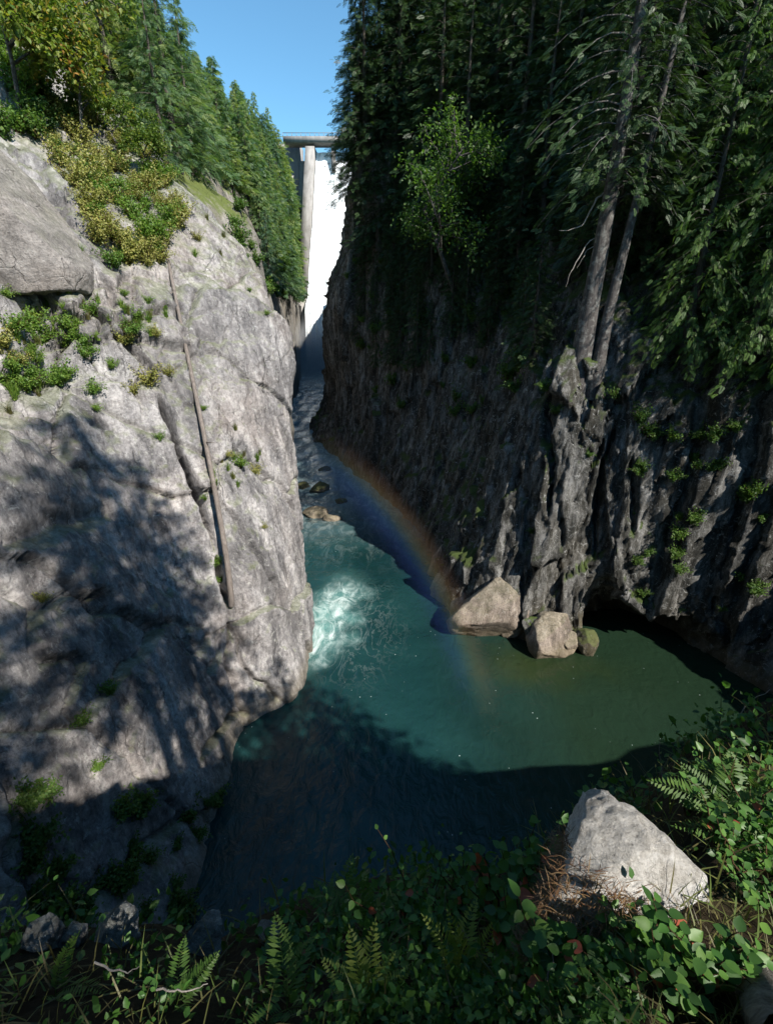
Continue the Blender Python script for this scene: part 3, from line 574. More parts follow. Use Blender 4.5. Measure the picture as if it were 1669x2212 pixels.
def broadleaf(seed, H, Rm, levels, nleaf, lsize, leaf, bark, spread=.9, clear=.25, lean=(0, 0), r0=None):
    rg = np.random.default_rng(seed); tr, cr = MB(), MB(); tips = []
    def limb(p, d, L, r, lev):
        s = np.linspace(0, 1, 5); sag = rg.normal(0, .12, 3); d = d / np.linalg.norm(d)
        pts = p + d * (L * s)[:, None] + sag * (L * s ** 2)[:, None]
        V, F = tube(pts, r * (1 - .6 * s) + .003, 7 if lev == 0 else 4); tr.add(V, F)
        if lev >= levels - 1:
            for q in (.35, .6, .8, 1.0): tips.append((pts[0] + (pts[-1] - pts[0]) * q + sag * L * (q * q - q), d))
            return
        for k in range(rg.integers(4, 7)):
            q = rg.uniform(clear if lev == 0 else .25, 1.0); base = np.array([np.interp(q, s, pts[:, j]) for j in range(3)])
            v = rg.normal(0, 1, 3); v -= d * (v @ d); v /= np.linalg.norm(v); nd = d * rg.uniform(.5, 1.0) + v * spread + np.array([0, 0, .15])
            limb(base, nd, L * rg.uniform(.45, .65), r * .5, lev + 1)
    limb(np.array([0, 0, -.3]), np.array([lean[0], lean[1], 1.0]), H * .6, r0 or H * .018, 0)
    T = np.array([t[0] for t in tips]); TD = np.array([t[1] for t in tips]); k = len(T); idx = rg.integers(0, k, nleaf)
    O = T[idx] + rg.normal(0, H * .035, (nleaf, 3)); D = TD[idx] * .5 + rg.normal(0, .8, (nleaf, 3)) + np.array([0, 0, -.35])
    X, Y, Z = frame(D, None, rg.normal(0, .7, nleaf)); clump = rg.normal(0, .17, k)
    scatter(cr, LEAF[0], LEAF[1], O, X, Y, Z, lsize * rg.uniform(.6, 1.3, nleaf), np.clip(.42 + clump[idx] + rg.normal(0, .12, nleaf), 0, 1))
    return tr.data('trunk', bark), cr.data('crown', leaf, False)
def shrub(seed, nst, nleaf, lsize, leaf, bark, hgt=1.0, spread=.7):
    rg = np.random.default_rng(seed); st, lf = MB(), MB(); P_ = []
    for i in range(nst):
        a = rg.uniform(0, 6.28); L = hgt * rg.uniform(.5, 1.1); out = spread * rg.uniform(.2, 1.1); s = np.linspace(0, 1, 5)
        pts = np.stack([math.cos(a) * out * s ** 1.2 * L, math.sin(a) * out * s ** 1.2 * L, L * (s - .25 * s ** 2) - .1], 1) + rg.normal(0, .02, (5, 3))
        V, F = tube(pts, .014 * (1.1 - s) + .003, 4); st.add(V, F); P_.append(np.stack([np.interp(np.linspace(.25, 1, 12), s, pts[:, k]) for k in range(3)], 1))
    P_ = np.concatenate(P_); idx = rg.integers(0, len(P_), nleaf)
    O = P_[idx] + rg.normal(0, .07 * hgt, (nleaf, 3)); D = rg.normal(0, 1, (nleaf, 3)) + np.array([0, 0, .1]) + O * .6
    X, Y, Z = frame(D, None, rg.normal(0, .7, nleaf)); scatter(lf, LEAF[0], LEAF[1], O, X, Y, Z, lsize * rg.uniform(.6, 1.3, nleaf), np.clip(rg.normal(.45, .2, nleaf), 0, 1))
    return st.data('stem', bark), lf.data('foliage', leaf, False)
def fern_mesh(seed, L, pairs, leaf, arch=.5):
    """one frond along +X with pinnae"""
    rg = np.random.default_rng(seed); mb = MB(); s = np.linspace(0, 1, 8)
    def at(x): return np.array([x * L, 0, L * (arch * x - arch * 1.25 * x * x)])
    V, F = tube(np.array([at(x) for x in s]), .006 * L * (1.2 - s), 3); mb.add(V, F, .5)
    q = []
    for i in range(pairs):
        x = .12 + .88 * i / pairs; w = L * .24 * math.sin(math.pi * min(1, .25 + .75 * x) ** .9 * .98 + .0) + .012 * L
        for sd in (-1, 1):
            a = math.radians(rg.uniform(58, 72)); q += leaflet(at(x), (math.cos(a), sd * math.sin(a), rg.uniform(-.35, .0)), (-math.sin(a), sd * math.cos(a), 0), w, L * .42 / pairs)
    q += leaflet(at(.97), (1, 0, -.6), (0, 1, 0), .07 * L, .012 * L)
    q = np.array(q); mb.add(q, np.arange(len(q)).reshape(-1, 4), np.repeat(np.clip(rg.normal(.5, .12, len(q) // 4), 0, 1), 4))
    return mb.data('frond', leaf, False)
def tuft_mesh(seed, nb, L, leaf, spread=.6, w=.012):
    rg = np.random.default_rng(seed); mb = MB()
    for i in range(nb):
        a = rg.uniform(0, 6.28); l = L * rg.uniform(.5, 1.1); o = rg.uniform(.1, 1) * spread; b = rg.normal(0, .06 * L, 3); b[2] = -.02
        s = np.linspace(0, 1, 4); c = np.stack([math.cos(a) * o * s ** 1.8 * l, math.sin(a) * o * s ** 1.8 * l, l * (s - .35 * o * s ** 2)], 1) + b
        sd = np.array([-math.sin(a), math.cos(a), 0]) * w * L
        V = np.concatenate([c + sd * (1 - s)[:, None], c - sd * (1 - s)[:, None]]); mb.add(V, [[0, 1, 5, 4], [1, 2, 6, 5], [2, 3, 7, 6]], rg.random())
    return mb.data('blades', leaf, False)
import bmesh
_ico = {}
def rock_mesh(seed, dims, mat, cuts=9, sub=5, rough=.09, cutdepth=(.55, .9), name='rock'):
    if sub not in _ico:
        bm = bmesh.new(); bmesh.ops.create_icosphere(bm, subdivisions=sub, radius=1.0)
        _ico[sub] = (np.array([v.co[:] for v in bm.verts]), np.array([[v.index for v in f.verts] for f in bm.faces])); bm.free()
    V, F = _ico[sub]; V = V.copy(); rg = np.random.default_rng(seed)
    for i in range(cuts):
        nrm = rg.normal(0, 1, 3); nrm /= np.linalg.norm(nrm); h = rg.uniform(*cutdepth); ex = np.maximum(V @ nrm - h, 0); V = V - nrm * (ex * .93)[:, None]
    U = V / np.linalg.norm(V, axis=1, keepdims=True)
    V = V + U * (rough * fbm(V * 1.6 + seed * 3.1, 4, seed) + rough * .45 * ridged(V * 3.3 + seed, 4, seed + 5) + rough * .25 * fbm(V * 9, 3, seed + 9))[:, None]
    return mesh_data(name, V * np.array(dims), [F], mat)
def basis_rot(xaxis, zhint):
    x = Vector(xaxis).normalized(); z = Vector(zhint); z = (z - x * z.dot(x)).normalized(); y = z.cross(x)
    return Matrix((x, y, z)).transposed().to_euler()
def ground_at(x, y, bvhs=None):
    best = None
    for b in (bvhs or (BV_L, BV_H, BV_R, BV_B)):
        h = b.ray_cast(Vector((x, y, 300)), Vector((0, 0, -1)))[0]
        if h and (best is None or h.z > best): best = h.z
    return best
def first_hit(u, v, bvhs=None):
    r = ray(u, v).normalized(); best = None
    for b in (bvhs or (BV_L, BV_H, BV_R, BV_B)):
        h = b.ray_cast(CAM, r)
        if h[0] and (best is None or h[3] < best[2]): best = (h[0], h[1], h[3])
    return best
def place(kind, name, loc, rz, sc, label, cat, group=None, parts=('trunk', 'crown'), tilt=(0, 0)):
    o = empty(name, loc, rz, sc); o.rotation_euler = (tilt[0], tilt[1], rz)
    if name == 'conifer_tree': w_ = RND.uniform(.85, 1.3); o.scale = (sc * w_, sc * w_, sc * RND.uniform(.82, 1.12))
    for nm, me in zip(parts, kind): link(nm, me, o)
    return tag(o, label, cat, group)
RND = random.Random(5)

# ------------------------------------------------------------------ forest on the far left hillside
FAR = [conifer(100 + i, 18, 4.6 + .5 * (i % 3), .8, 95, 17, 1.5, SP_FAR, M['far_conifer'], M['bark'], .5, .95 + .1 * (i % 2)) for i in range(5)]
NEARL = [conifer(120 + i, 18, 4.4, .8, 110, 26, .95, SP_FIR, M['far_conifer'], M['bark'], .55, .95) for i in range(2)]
FARB = [broadleaf(140 + i, 12, 4, 3, 5200, .55, M['alder'], M['bark_grey'], 1.0, .2) for i in range(2)]
def inside(u, v, poly):
    c = False
    for i in range(len(poly)):
        (x1, y1), (x2, y2) = poly[i], poly[i - 1]
        if (y1 > v) != (y2 > v) and u < (x2 - x1) * (v - y1) / (y2 - y1) + x1: c = not c
    return c
BARE = [(395, 385), (470, 400), (520, 450), (560, 500), (570, 570), (592, 660), (560, 640), (480, 520), (400, 440)]
spots = []; tries = 0
while len(spots) < 175 and tries < 14000:
    tries += 1; u, v = RND.uniform(90, 668), RND.uniform(-60, 660)
    if inside(u, v + 10, BARE): continue
    h = first_hit(u, v, (BV_H, BV_L, BV_R))
    if not h or h[0].y < 43 or h[0].x > -10 or h[0].y > 247 or (h[0].y < 62 and v > 385): continue
    if first_hit(u, v, (BV_H,)) is None or abs(first_hit(u, v, (BV_H,))[2] - h[2]) > .1: continue
    dmin = 3.6 + h[0].y * .009
    if any((h[0] - s).length < dmin for s in spots): continue
    spots.append(h[0])
for x, y in [(-41, 243), (-44, 240), (-42, 236), (-40.5, 232), (-46, 246), (-41, 226), (-43, 230), (-40, 222), (-47, 236), (-52, 225), (-50, 205), (-56, 190), (-53, 170), (-60, 160), (-58, 140), (-64, 125), (-66, 108), (-63, 95), (-70, 90), (-72, 75), (-46, 220), (-50, 180)]:
    z = ground_at(x, y, (BV_H,))
    if z: spots.append(Vector((x, y, z)))
def hill_label(s):
    t = ('low on the slope' if s.z < 35 else 'halfway up the slope' if s.z < 62 else 'along the ridge against the sky')
    w = ('next to the dam guide wall' if s.y > 185 else 'behind the bare grey outcrop' if s.y > 90 else 'just behind the near maples')
    return 'sunlit green conifer ' + t + ', ' + w, 'tree', 'hillside conifers ' + t + ' ' + w
for i, s in enumerate(spots):
    low = s.z < 30 and s.y > 120
    if low or (i % 6 == 4 and s.y < 190):
        place(FARB[i % 2], 'alder_tree', s, RND.uniform(0, 6.28), RND.uniform(.55, .9) * (0.7 if low else 1), 'rounded light green broadleaf tree among the conifers above the far cliff', 'tree', 'broadleaf trees on the far hillside')
    else:
        place(FAR[i % 5] if s.y > 80 else NEARL[i % 2], 'conifer_tree', s, RND.uniform(0, 6.28), RND.uniform(.62, 1.05), *hill_label(s))

# ------------------------------------------------------------------ dark forest on the right wall
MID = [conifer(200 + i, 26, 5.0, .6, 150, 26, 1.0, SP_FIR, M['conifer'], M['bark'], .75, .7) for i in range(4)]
rs = []; tries = 0
while len(rs) < 84 and tries < 9000:
    tries += 1; u, v = RND.uniform(735, 1690), RND.uniform(-120, 735)
    h = first_hit(u, v, (BV_R,))
    if not h or h[0].y < 34 or h[0].y > 150: continue
    if (v > 420 and u < 800) or (v > 600 and not 830 < u < 1130): continue
    if any((h[0] - s).length < 3.0 + h[0].y * .022 for s in rs): continue
    rs.append(h[0])
low_n = 0; tries = 0
while low_n < 30 and tries < 2000:
    tries += 1; u, v = RND.uniform(770, 1150), RND.uniform(560, 790); h = first_hit(u, v, (BV_R,))
    if not h or any((h[0] - s).length < 2.2 for s in rs): continue
    rs.append(h[0] + h[1] * -.2); low_n += 1
for x, y in [(-3.5, 90), (-4.5, 96), (-1, 86), (1.5, 80), (-2, 100), (2, 95)]:
    z = ground_at(x, y, (BV_R,)); rs.append(Vector((x, y, z)))
def wall_label(s):
    w = ('overhanging the spillway at the far end' if s.y > 78 else 'in the middle of the shaded wall' if s.y > 50 else 'behind the two bare trunks on the buttress')
    t = 'at the forest edge' if s.z < 45 else 'high up the slope'
    return 'dark shaded conifer ' + t + ' ' + w, 'tree', 'wall conifers ' + t + ' ' + w
for i, s in enumerate(rs):
    place(MID[i % 4], 'conifer_tree', s - Vector((0, 0, .3)), RND.uniform(0, 6.28), RND.uniform(.75, 1.1) * (.36 if proj(s)[1] > 640 else .5 if proj(s)[1] > 560 else 1), *wall_label(s))
# tall trunks standing on the buttress
b1 = first_hit(1258, 745, (BV_R,))[0]; b2 = first_hit(1293, 757, (BV_R,))[0]
t1 = conifer(301, 34, 5.5, 10, 120, 42, .7, SP_CEDAR, M['conifer'], M['bark_grey'], .8, .6, .62)
t2 = conifer(302, 30, 4.5, 9.5, 100, 40, .7, SP_CEDAR, M['conifer'], M['bark_grey'], .8, .6, .36, .09)
tr1 = place(t1, 'fir_tree', b1, .3, 1, 'thick grey-barked bare-trunked fir on top of the rock buttress', 'tree'); tr2 = place(t2, 'fir_tree', b2, 0, 1, 'thinner leaning fir trunk just right of the thick one on the buttress', 'tree')
def dead_branch(pix, Y, par, r=.05):
    pts = [np.array(atY(u, v, Y)) - np.array(par.location) for u, v in pix]; n = len(pts); c = np.array(pts); s = np.linspace(0, 1, 14)
    c = np.stack([np.interp(s, np.linspace(0, 1, n), c[:, k]) for k in range(3)], 1) + np.random.default_rng(int(pix[0][0])).normal(0, .04, (14, 3))
    V, F = tube(c, r * (1.15 - s), 5); o = MB().add(V, F).build('dead_branch', M['twig'], par); o.matrix_parent_inverse = Matrix.Rotation(-par.rotation_euler.z, 4, 'Z')
    return o
dead_branch([(1316, 408), (1284, 430), (1265, 480), (1240, 495), (1205, 497)], b1.y, tr1, .075); dead_branch([(1306, 498), (1272, 520), (1245, 565), (1230, 590), (1222, 620)], b1.y, tr1, .05)
dead_branch([(1332, 286), (1290, 300), (1255, 320), (1215, 335)], b1.y, tr1, .045); dead_branch([(1364, 168), (1325, 180), (1305, 205), (1285, 218)], b1.y, tr1, .05); dead_branch([(1304, 516), (1268, 540), (1245, 580)], b1.y, tr1, .035)
# near cedars whose boughs hang in from the right
CED = [conifer(320 + i, 24, 5.6, .3, 175, 53, .68, SP_CEDAR, M['cedar'], M['bark'], .85, .6, hang=(-1.2, -.1)) for i in range(2)]
for j, (x, y, sc, rz, lab) in enumerate([(23.5, 33.0, .85, .4, 'cedar with drooping sprays hanging over the cave at the water'), (26.5, 31.2, 1.0, 2.2, 'cedar with sunlit boughs at the top right corner'),
                                    (20.6, 35.2, .75, 1.0, 'smaller cedar just right of the two bare trunks on the buttress'), (27, 35.5, 1.2, 5.0, 'tall cedar behind the drooping one above the cave')]):
    z = ground_at(x, y, (BV_R, BV_B)); place(CED[j % 2], 'cedar_tree', (x, y, z - .3), rz, sc, lab, 'tree')
AL = broadleaf(350, 15, 6, 4, 5200, .3, M['alder'], M['bark_grey'], .9, .3, (-.45, -.5))
h = first_hit(985, 640, (BV_R,))[0]; place(AL, 'alder_tree', h, 0.0, 1.25, 'light green leafy tree lit up among the dark conifers', 'tree')
# trees beside and behind the viewpoint; they cast the shade across the pool and the near bank
TALL = [conifer(260 + i, 25, 4.8, 6.5 + 5 * i, 110, 26, 1.0, SP_FIR, M['conifer'], M['bark'], .75, .6) for i in range(2)]
def top_tree(x, y, ztop, kind, i, H0):
    z = ground_at(x, y) or 20; place(kind, 'conifer_tree', (x, y, z - .3), i * 1.3, (ztop - z) / H0, 'tall conifer standing behind the viewpoint out of the picture', 'tree', 'conifers behind the viewpoint')
for i, (x, y, zt_) in enumerate([(16.5, 1, 34.5), (19.5, 0, 34), (22.5, -2, 33), (25.5, -3, 31.5), (13.5, 1.5, 35), (27, -18, 50), (10, -24, 54), (32, -12, 42), (-18, -14, 50), (0, -22, 54), (-12, -24, 54), (-26, -6, 54)]): top_tree(x, y, zt_, MID[i % 4], i, 26)
for i, (x, y, zt_) in enumerate([(6, -.5, 49), (9.5, -2, 53), (8.2, 2.2, 46), (-5, -4, 47), (5.2, -11.5, 52), (3.0, -9.3, 49), (-10, -9, 48), (-3, -14, 52), (-14, -3, 44)]): top_tree(x, y, zt_, TALL[1 if i < 2 else i % 2], i, 25)

for i, (x, y, sc) in enumerate([(4.4, 1.6, .2), (6.0, 2.8, .24), (7.8, 3.4, .26), (3.9, 3.0, .13), (10, 5.5, .3), (12.5, 6, .34), (5.6, -2.6, .2), (-.6, -2.6, .2), (1.6, -4.4, .24), (-2.6, -1.6, .2), (-4.4, -1.0, .25), (9, .8, .3)]):
    z = ground_at(x, y); place(NEARL[i % 2], 'shade_sapling', (x, y, z - .1), i * 1.9, sc, 'unseen young conifer added beside the viewpoint to break up the shadow edge', 'tree', 'saplings added for shade beside the viewpoint')  # unseen saplings, added to roughen the straight shadow edge on the cliff

# ------------------------------------------------------------------ left slope: maples, shrubs, grass, boulder, log
MAP = [broadleaf(400 + i, 8, 3.5, 4, 5200, .27, M['maple'], M['bark_grey'], 1.0, .2, (.35, -.1)) for i in range(3)]
BOTH = (BV_L, BV_H)
for j, (u, v, sc, lab) in enumerate([(40, 250, 1.15, 'maple with a dark gap beneath at the top left corner'), (175, 330, 1.0, 'yellow-green maple with orange leaf tips leaning over the pale slope'), (265, 330, .8, 'small bright yellow-green maple above the pale cliff brow'),
                                 (330, 385, .55, 'little orange-tinged maple at the brow beside the bare outcrop'), (110, 150, 1.3, 'tall maple with orange leaves high above the large boulder'), (240, 190, 1.1, 'maple in front of the conifers at the foot of the hillside forest')]):
    h = first_hit(u, v, BOTH)
    if h: place(MAP[j % 3], 'maple_tree', h[0], j * 1.7, sc, lab, 'tree')
SHR = {'green': [shrub(500 + i, 14, 760, .09, M['shrub'], M['stem']) for i in range(3)], 'dry': [shrub(520 + i, 18, 760, .08, M['dry'], M['stem'], 1.0, .8) for i in range(3)],
       'dark': [shrub(540 + i, 14, 700, .10, M['alder'], M['stem']) for i in range(2)]}
GR = [tuft_mesh(560 + i, 70, .7, M['grass'], .8, .02) for i in range(2)] ; GRG = [tuft_mesh(570 + i, 70, .7, M['shrub'], .9, .03) for i in range(2)]
def shrub_at(kind, u, v, sc, label, bvhs=BOTH, group=None):
    h = first_hit(u, v, bvhs)
    if not h: return
    o = place(SHR[kind][RND.randrange(len(SHR[kind]))], 'shrub', h[0], RND.uniform(0, 6.28), sc, label, 'shrub', group, ('stem', 'foliage'))
    q = (h[1] * .55 + Vector((0, 0, 1))).normalized(); o.rotation_mode = 'QUATERNION'; o.rotation_quaternion = q.to_track_quat('Z', 'Y') @ Matrix.Rotation(RND.uniform(0, 6), 3, 'Z').to_quaternion()
for k in range(26):
    shrub_at('dark' if k % 3 else 'green', RND.uniform(4, 150), RND.uniform(60, 320), RND.uniform(1.3, 2.6), 'bush in the thicket at the top left corner above the boulder', BOTH, 'top left thicket')
for kind, u, v, sc, lab in [('green', 30, 720, 1.5, 'bright green bush at the left edge above the domed rock'), ('green', 95, 735, 1.1, 'green bush on the grassy ledge just right of the left-edge bush'), ('green', 140, 750, 1.0, 'green bush with red-brown stems on the ledge'),
    ('green', 15, 640, .8, 'small green bush below the large boulder at the left edge'), ('green', 30, 800, 1.2, 'low green bush at the left edge under the ledge bushes'), ('green', 115, 830, .8, 'low yellowish bush on the rim of the domed rock'),
    ('green', 270, 565, 1.2, 'round dark green bush below the dry brush slope'), ('dry', 320, 830, 1.5, 'yellow and orange bush at the top of the long crevice'), ('dry', 290, 850, 1.1, 'orange-yellow bush hanging left of the crevice top'), ('dry', 360, 810, .9, 'pale yellow bush right above the crevice'),
    ('green', 345, 950, .6, 'small bright green plant on the bare slab left of the crevice'), ('green', 475, 1215, .85, 'bright green fern-like plant at the foot of the fallen trunk'), ('green', 480, 1255, .55, 'small green plant directly under the one at the trunk foot'),
    ('green', 520, 1005, 1.0, 'grassy green bush on the slab right of the fallen trunk'), ('dry', 550, 1020, .9, 'yellow-green tuft on the slab near the cliff edge'), ('green', 440, 885, .5, 'small plant behind the fallen trunk at mid height'), ('green', 445, 1080, .5, 'small plant wedged between crevice and fallen trunk'),
    ('dry', 490, 985, .7, 'thin yellowish bush beside the fallen trunk'), ('dry', 570, 1140, .5, 'yellow tuft low on the cliff edge slab'), ('green', 240, 1500, .8, 'green plant on the dappled lower cliff'), ('green', 185, 1555, .8, 'green plant below left of the other on the lower cliff'), ('dry', 90, 1300, .7, 'yellow plant near the left edge in the shaded cliff'),
    ('green', 215, 1660, .7, 'green plant on the last sunlit knob above the dark cleft'), ('dry', 430, 520, .9, 'yellow-green bush on the slab top right of the trunk head'), ('dry', 400, 470, .9, 'olive bush at the brow by the trunk head'), ('green', 575, 680, .5, 'small green tuft on the cliff shoulder'), ('green', 540, 630, .4, 'tiny tuft higher on the cliff shoulder'),
    ('green', 180, 400, 1.2, 'green bush just above the large boulder'), ('green', 210, 470, 1.3, 'green bush right of the large boulder'), ('dark', 120, 330, 1.4, 'dark bush above the large boulder crest'), ('dark', 70, 250, 1.6, 'dark bush in the shaded top left thicket'), ('green', 270, 640, .6, 'small bush in the broken ledges'), ('green', 320, 655, .6, 'small bush right in the broken ledges'), ('green', 280, 740, .7, 'bush low in the broken ledges'), ('green', 210, 885, .6, 'grassy tuft on the brow of the domed rock')]:
    shrub_at(kind, u, v, sc, lab)
BAND = [(90, 215), (330, 330), (400, 465), (345, 590), (230, 575), (170, 430), (110, 330)]
k = 0
while k < 105:                                                  # tawny brush on the slope between boulder and brow
    u, v = RND.uniform(80, 410), RND.uniform(200, 600)
    if not inside(u, v, BAND): continue
    k += 1; shrub_at('dry' if RND.random() < .68 else 'green', u, v, RND.uniform(.8, 1.9), 'tawny dry brush bush on the slope above the pale cliff', BOTH, 'dry brush on the upper slope')
for k in range(26):
    u, v = RND.choice([(40, 720), (110, 745), (50, 810), (130, 830), (200, 690), (290, 720)]); u += RND.gauss(0, 40); v += RND.gauss(0, 28)
    if u > 4: shrub_at('green' if RND.random() < .7 else 'dry', u, v, RND.uniform(.6, 1.5), 'low green bush on the grassy ledges under the large boulder', BOTH, 'bushes on the ledges')
for k in range(90):
    u, v = RND.choice([(60, 760), (90, 690), (60, 840), (200, 700), (300, 690), (520, 1000), (430, 500), (150, 620)]); u += RND.gauss(0, 38); v += RND.gauss(0, 24)
    h = first_hit(u, v, BOTH)
    if h and u > 2:
        o = link('grass_tuft', (GR + GRG)[k % 4], None, h[0], (0, 0, k), (1.2, 1.2, 1.0)); tag(o, 'small tuft of grass growing on a ledge of the pale cliff', 'grass', 'grass tufts on the cliff')
for k in range(34):
    shrub_at('dark', RND.uniform(60, 570), RND.uniform(1720, 1985), RND.uniform(.7, 1.5), 'dark bush in the deep shade at the bottom left', (BV_L,), 'bushes in the shaded cleft')
for k in range(22):
    shrub_at('dark', RND.uniform(480, 640), RND.uniform(420, 650), RND.uniform(1.2, 2.6), 'green bush on the grey outcrop behind the pale cliff', (BV_H,), 'bushes on the grey outcrop')
# the big boulder perched at the left edge
hb = first_hit(60, 470, BOTH)[0]; ax = Vector(atY(180, 600, hb.y)) - Vector(atY(-60, 330, hb.y))
bl = link('boulder', rock_mesh(11, (6.2, 4.0, 3.1), M['boulder_pale'], 7, 6, .05, (.6, .92), 'boulder'), None, Vector(atY(-45, 455, hb.y - 1.2)), basis_rot(ax, (.35, -.6, .75)))
tag(bl, 'huge smooth pale boulder with a dark gap under it at the left edge', 'boulder')
# fallen trunk leaning down the slab
LG = [(345, 462), (352, 500), (365, 560), (386, 660), (406, 760), (426, 850), (446, 950), (461, 1050), (476, 1150), (489, 1230), (503, 1308)]
lp = np.array([tuple(first_hit(u, v, (BV_L,))[0] + first_hit(u, v, (BV_L,))[1] * .3) for u, v in LG if first_hit(u, v, (BV_L,))]); s = np.linspace(0, 1, len(lp))
lq = np.stack([np.polyval(np.polyfit(s, lp[:, k], 3), np.linspace(-.01, 1.01, 26)) for k in range(3)], 1)
cdir = np.array(tuple(CAM)) - lq; lq = lq + cdir / np.linalg.norm(cdir, axis=1, keepdims=True) * .25
log = empty('dead_tree', lq[-1]); tag(log, 'long bare dead tree trunk leaning down the pale cliff beside the crevice', 'tree trunk')
V, F = tube(lq - lq[-1], np.linspace(.07, .19, 26), 10); MB().add(V, F).build('trunk', M['dead'], log)
rg = np.random.default_rng(3)
for k in (4, 7, 11, 15):
    p0 = lq[k] - lq[-1]; dv = rg.normal(0, 1, 3) * .5 + np.array([.5, -.8, .2]); V, F = tube(np.array([p0, p0 + dv * .35, p0 + dv * .6 + rg.normal(0, .1, 3)]), [.05, .035, .015], 5); MB().add(V, F).build('branch_stub', M['dead'], log)

# ------------------------------------------------------------------ rocks at the water
def boulder_at(u, v, dims, seed, mat, label, rz=0.0, sink=.25, tilt=(0, 0), cuts=9, z=None):
    q = atZ(u, v, 0.0); o = link('boulder', rock_mesh(seed, dims, mat, cuts, 5, .08, (.5, .85), 'boulder'), None, (q.x, q.y + dims[1] * .12, dims[2] * (1 - 2 * sink) * .62), (tilt[0], tilt[1], rz)); return tag(o, label, 'boulder')
boulder_at(1052, 1362, (3.6, 2.6, 3.6), 21, M['boulder_warm'], 'large warm brown boulder at the waterline below the buttress', .2, .15, (0, .25))
boulder_at(1190, 1402, (2.3, 1.9, 2.3), 22, M['boulder_warm'], 'cracked tan boulder at the buttress foot left of the cave', .8, .2)
boulder_at(968, 1300, (1.2, 2.4, 3.0), 23, M['boulder_warm'], 'narrow tilted rock fin left of the large warm boulder', .3, .1, (.2, .5), 12)
for u, v, dm, sd, lab in [(1000, 1330, (1.6, 1.6, 2.0), 71, 'split grey-brown rock in front of the narrow fin'), (1110, 1372, (1.3, 1.2, 1.4), 72, 'low wet rock in the gap right of the large boulder'), (1150, 1392, (1.2, 1.2, 2.2), 73, 'upright grey rock leaning on the buttress foot'), (1225, 1405, (1.2, 1.1, 1.1), 74, 'tan rock block at the water left of the cave toe'), (955, 1240, (1.2, 1.8, 2.6), 75, 'layered rock slab at the upstream end of the ledge'), (1085, 1330, (2.2, 2.2, 4.6), 76, 'tall grey rock face rising behind the large boulder')]:
    boulder_at(u, v, dm, sd, M['boulder_warm'] if sd not in (73, 76, 77) else M['cliff_dark'], lab, sd * .4, .12, (.1, .2), 13)
boulder_at(1262, 1402, (1.0, 1.2, 1.5), 24, M['cliff_dark'], 'grey rock toe beside the cave mouth', .1, .1)
boulder_at(1130, 1370, (.8, .8, .7), 25, M['boulder_warm'], 'small rock wedged between the two tan boulders at the water', .6, .1)
for u, v, dm, sd, lab in [(680, 1112, (2.0, 1.3, .9), 31, 'flat tan rock breaking the rapids'), (715, 1122, (1.5, 1.1, .6), 32, 'smaller tan rock right of the flat one in the rapids'), (690, 1060, (2.6, 1.5, 1.0), 33, 'dark wet rock across the head of the rapids'), (655, 1055, (1.3, 1.0, .8), 34, 'dark rock against the cliff in the rapids'), (735, 1085, (1.1, .9, .6), 35, 'low dark rock right in the rapids'), (700, 1020, (1.6, 1.2, .8), 36, 'dark rock further up the rapids')]:
    boulder_at(u, v, dm, sd, M['boulder_warm'] if sd < 33 else M['cliff_dark'], lab, sd * .7, .3)
q = atY(632, 720, 215); rk = link('rock_outcrop', rock_mesh(41, (7.5, 8, 17), M['cliff_dark'], 10, 6, .1, (.5, .85), 'rock_outcrop'), None, (q.x - 2.2, 217, 9), (0, 0, .4)); tag(rk, 'dark wet rock outcrop below the dam guide wall', 'rock')
# small plants on the dark wall
for k, (u, v, sc, lab) in enumerate([(785, 695, 1.6, 'yellow-green fern clump on the dark far wall'), (1200, 890, 1.1, 'dark green bush in the cleft of the buttress'), (1180, 840, 1.1, 'bush high in the cleft of the buttress'), (1270, 985, .7, 'mossy plant on the pale column of the buttress'), (1385, 1010, .9, 'bush right of the buttress columns'), (1370, 1110, .3, 'tiny bright plant on the buttress right of the pale column'),
                                     (1330, 860, 1.1, 'bush at the foot of the thin trunk'), (1150, 1150, .7, 'mossy plant above the warm boulder'), (880, 800, 1.6, 'dark ferny bush on the ledge of the far wall'), (960, 780, 1.5, 'dark bush on the far wall left of the buttress'), (1040, 740, 1.4, 'dark bush under the forest edge left of the buttress'), (1450, 950, 1.3, 'dark bush above the cave'), (1560, 1010, 1.3, 'bush above the cave near the right edge'), (1600, 1250, 1.2, 'dark bush right of the cave')]):
    shrub_at('dark' if k else 'green', u, v, sc, lab, (BV_R,))

for k in range(46):
    u, v = RND.uniform(740, 1160), RND.uniform(540, 900)
    if u > 740 + (v - 540) * .12: shrub_at('dark', u, v, RND.uniform(.9, 2.3), 'dark ferny bush clinging to the shaded wall below the forest', (BV_R,), 'bushes on the shaded wall')
for k in range(26):
    shrub_at('dark', RND.uniform(1340, 1669), RND.uniform(880, 1330), RND.uniform(.7, 1.6), 'dark bush on the slope above and right of the cave', (BV_R,), 'bushes above the cave')

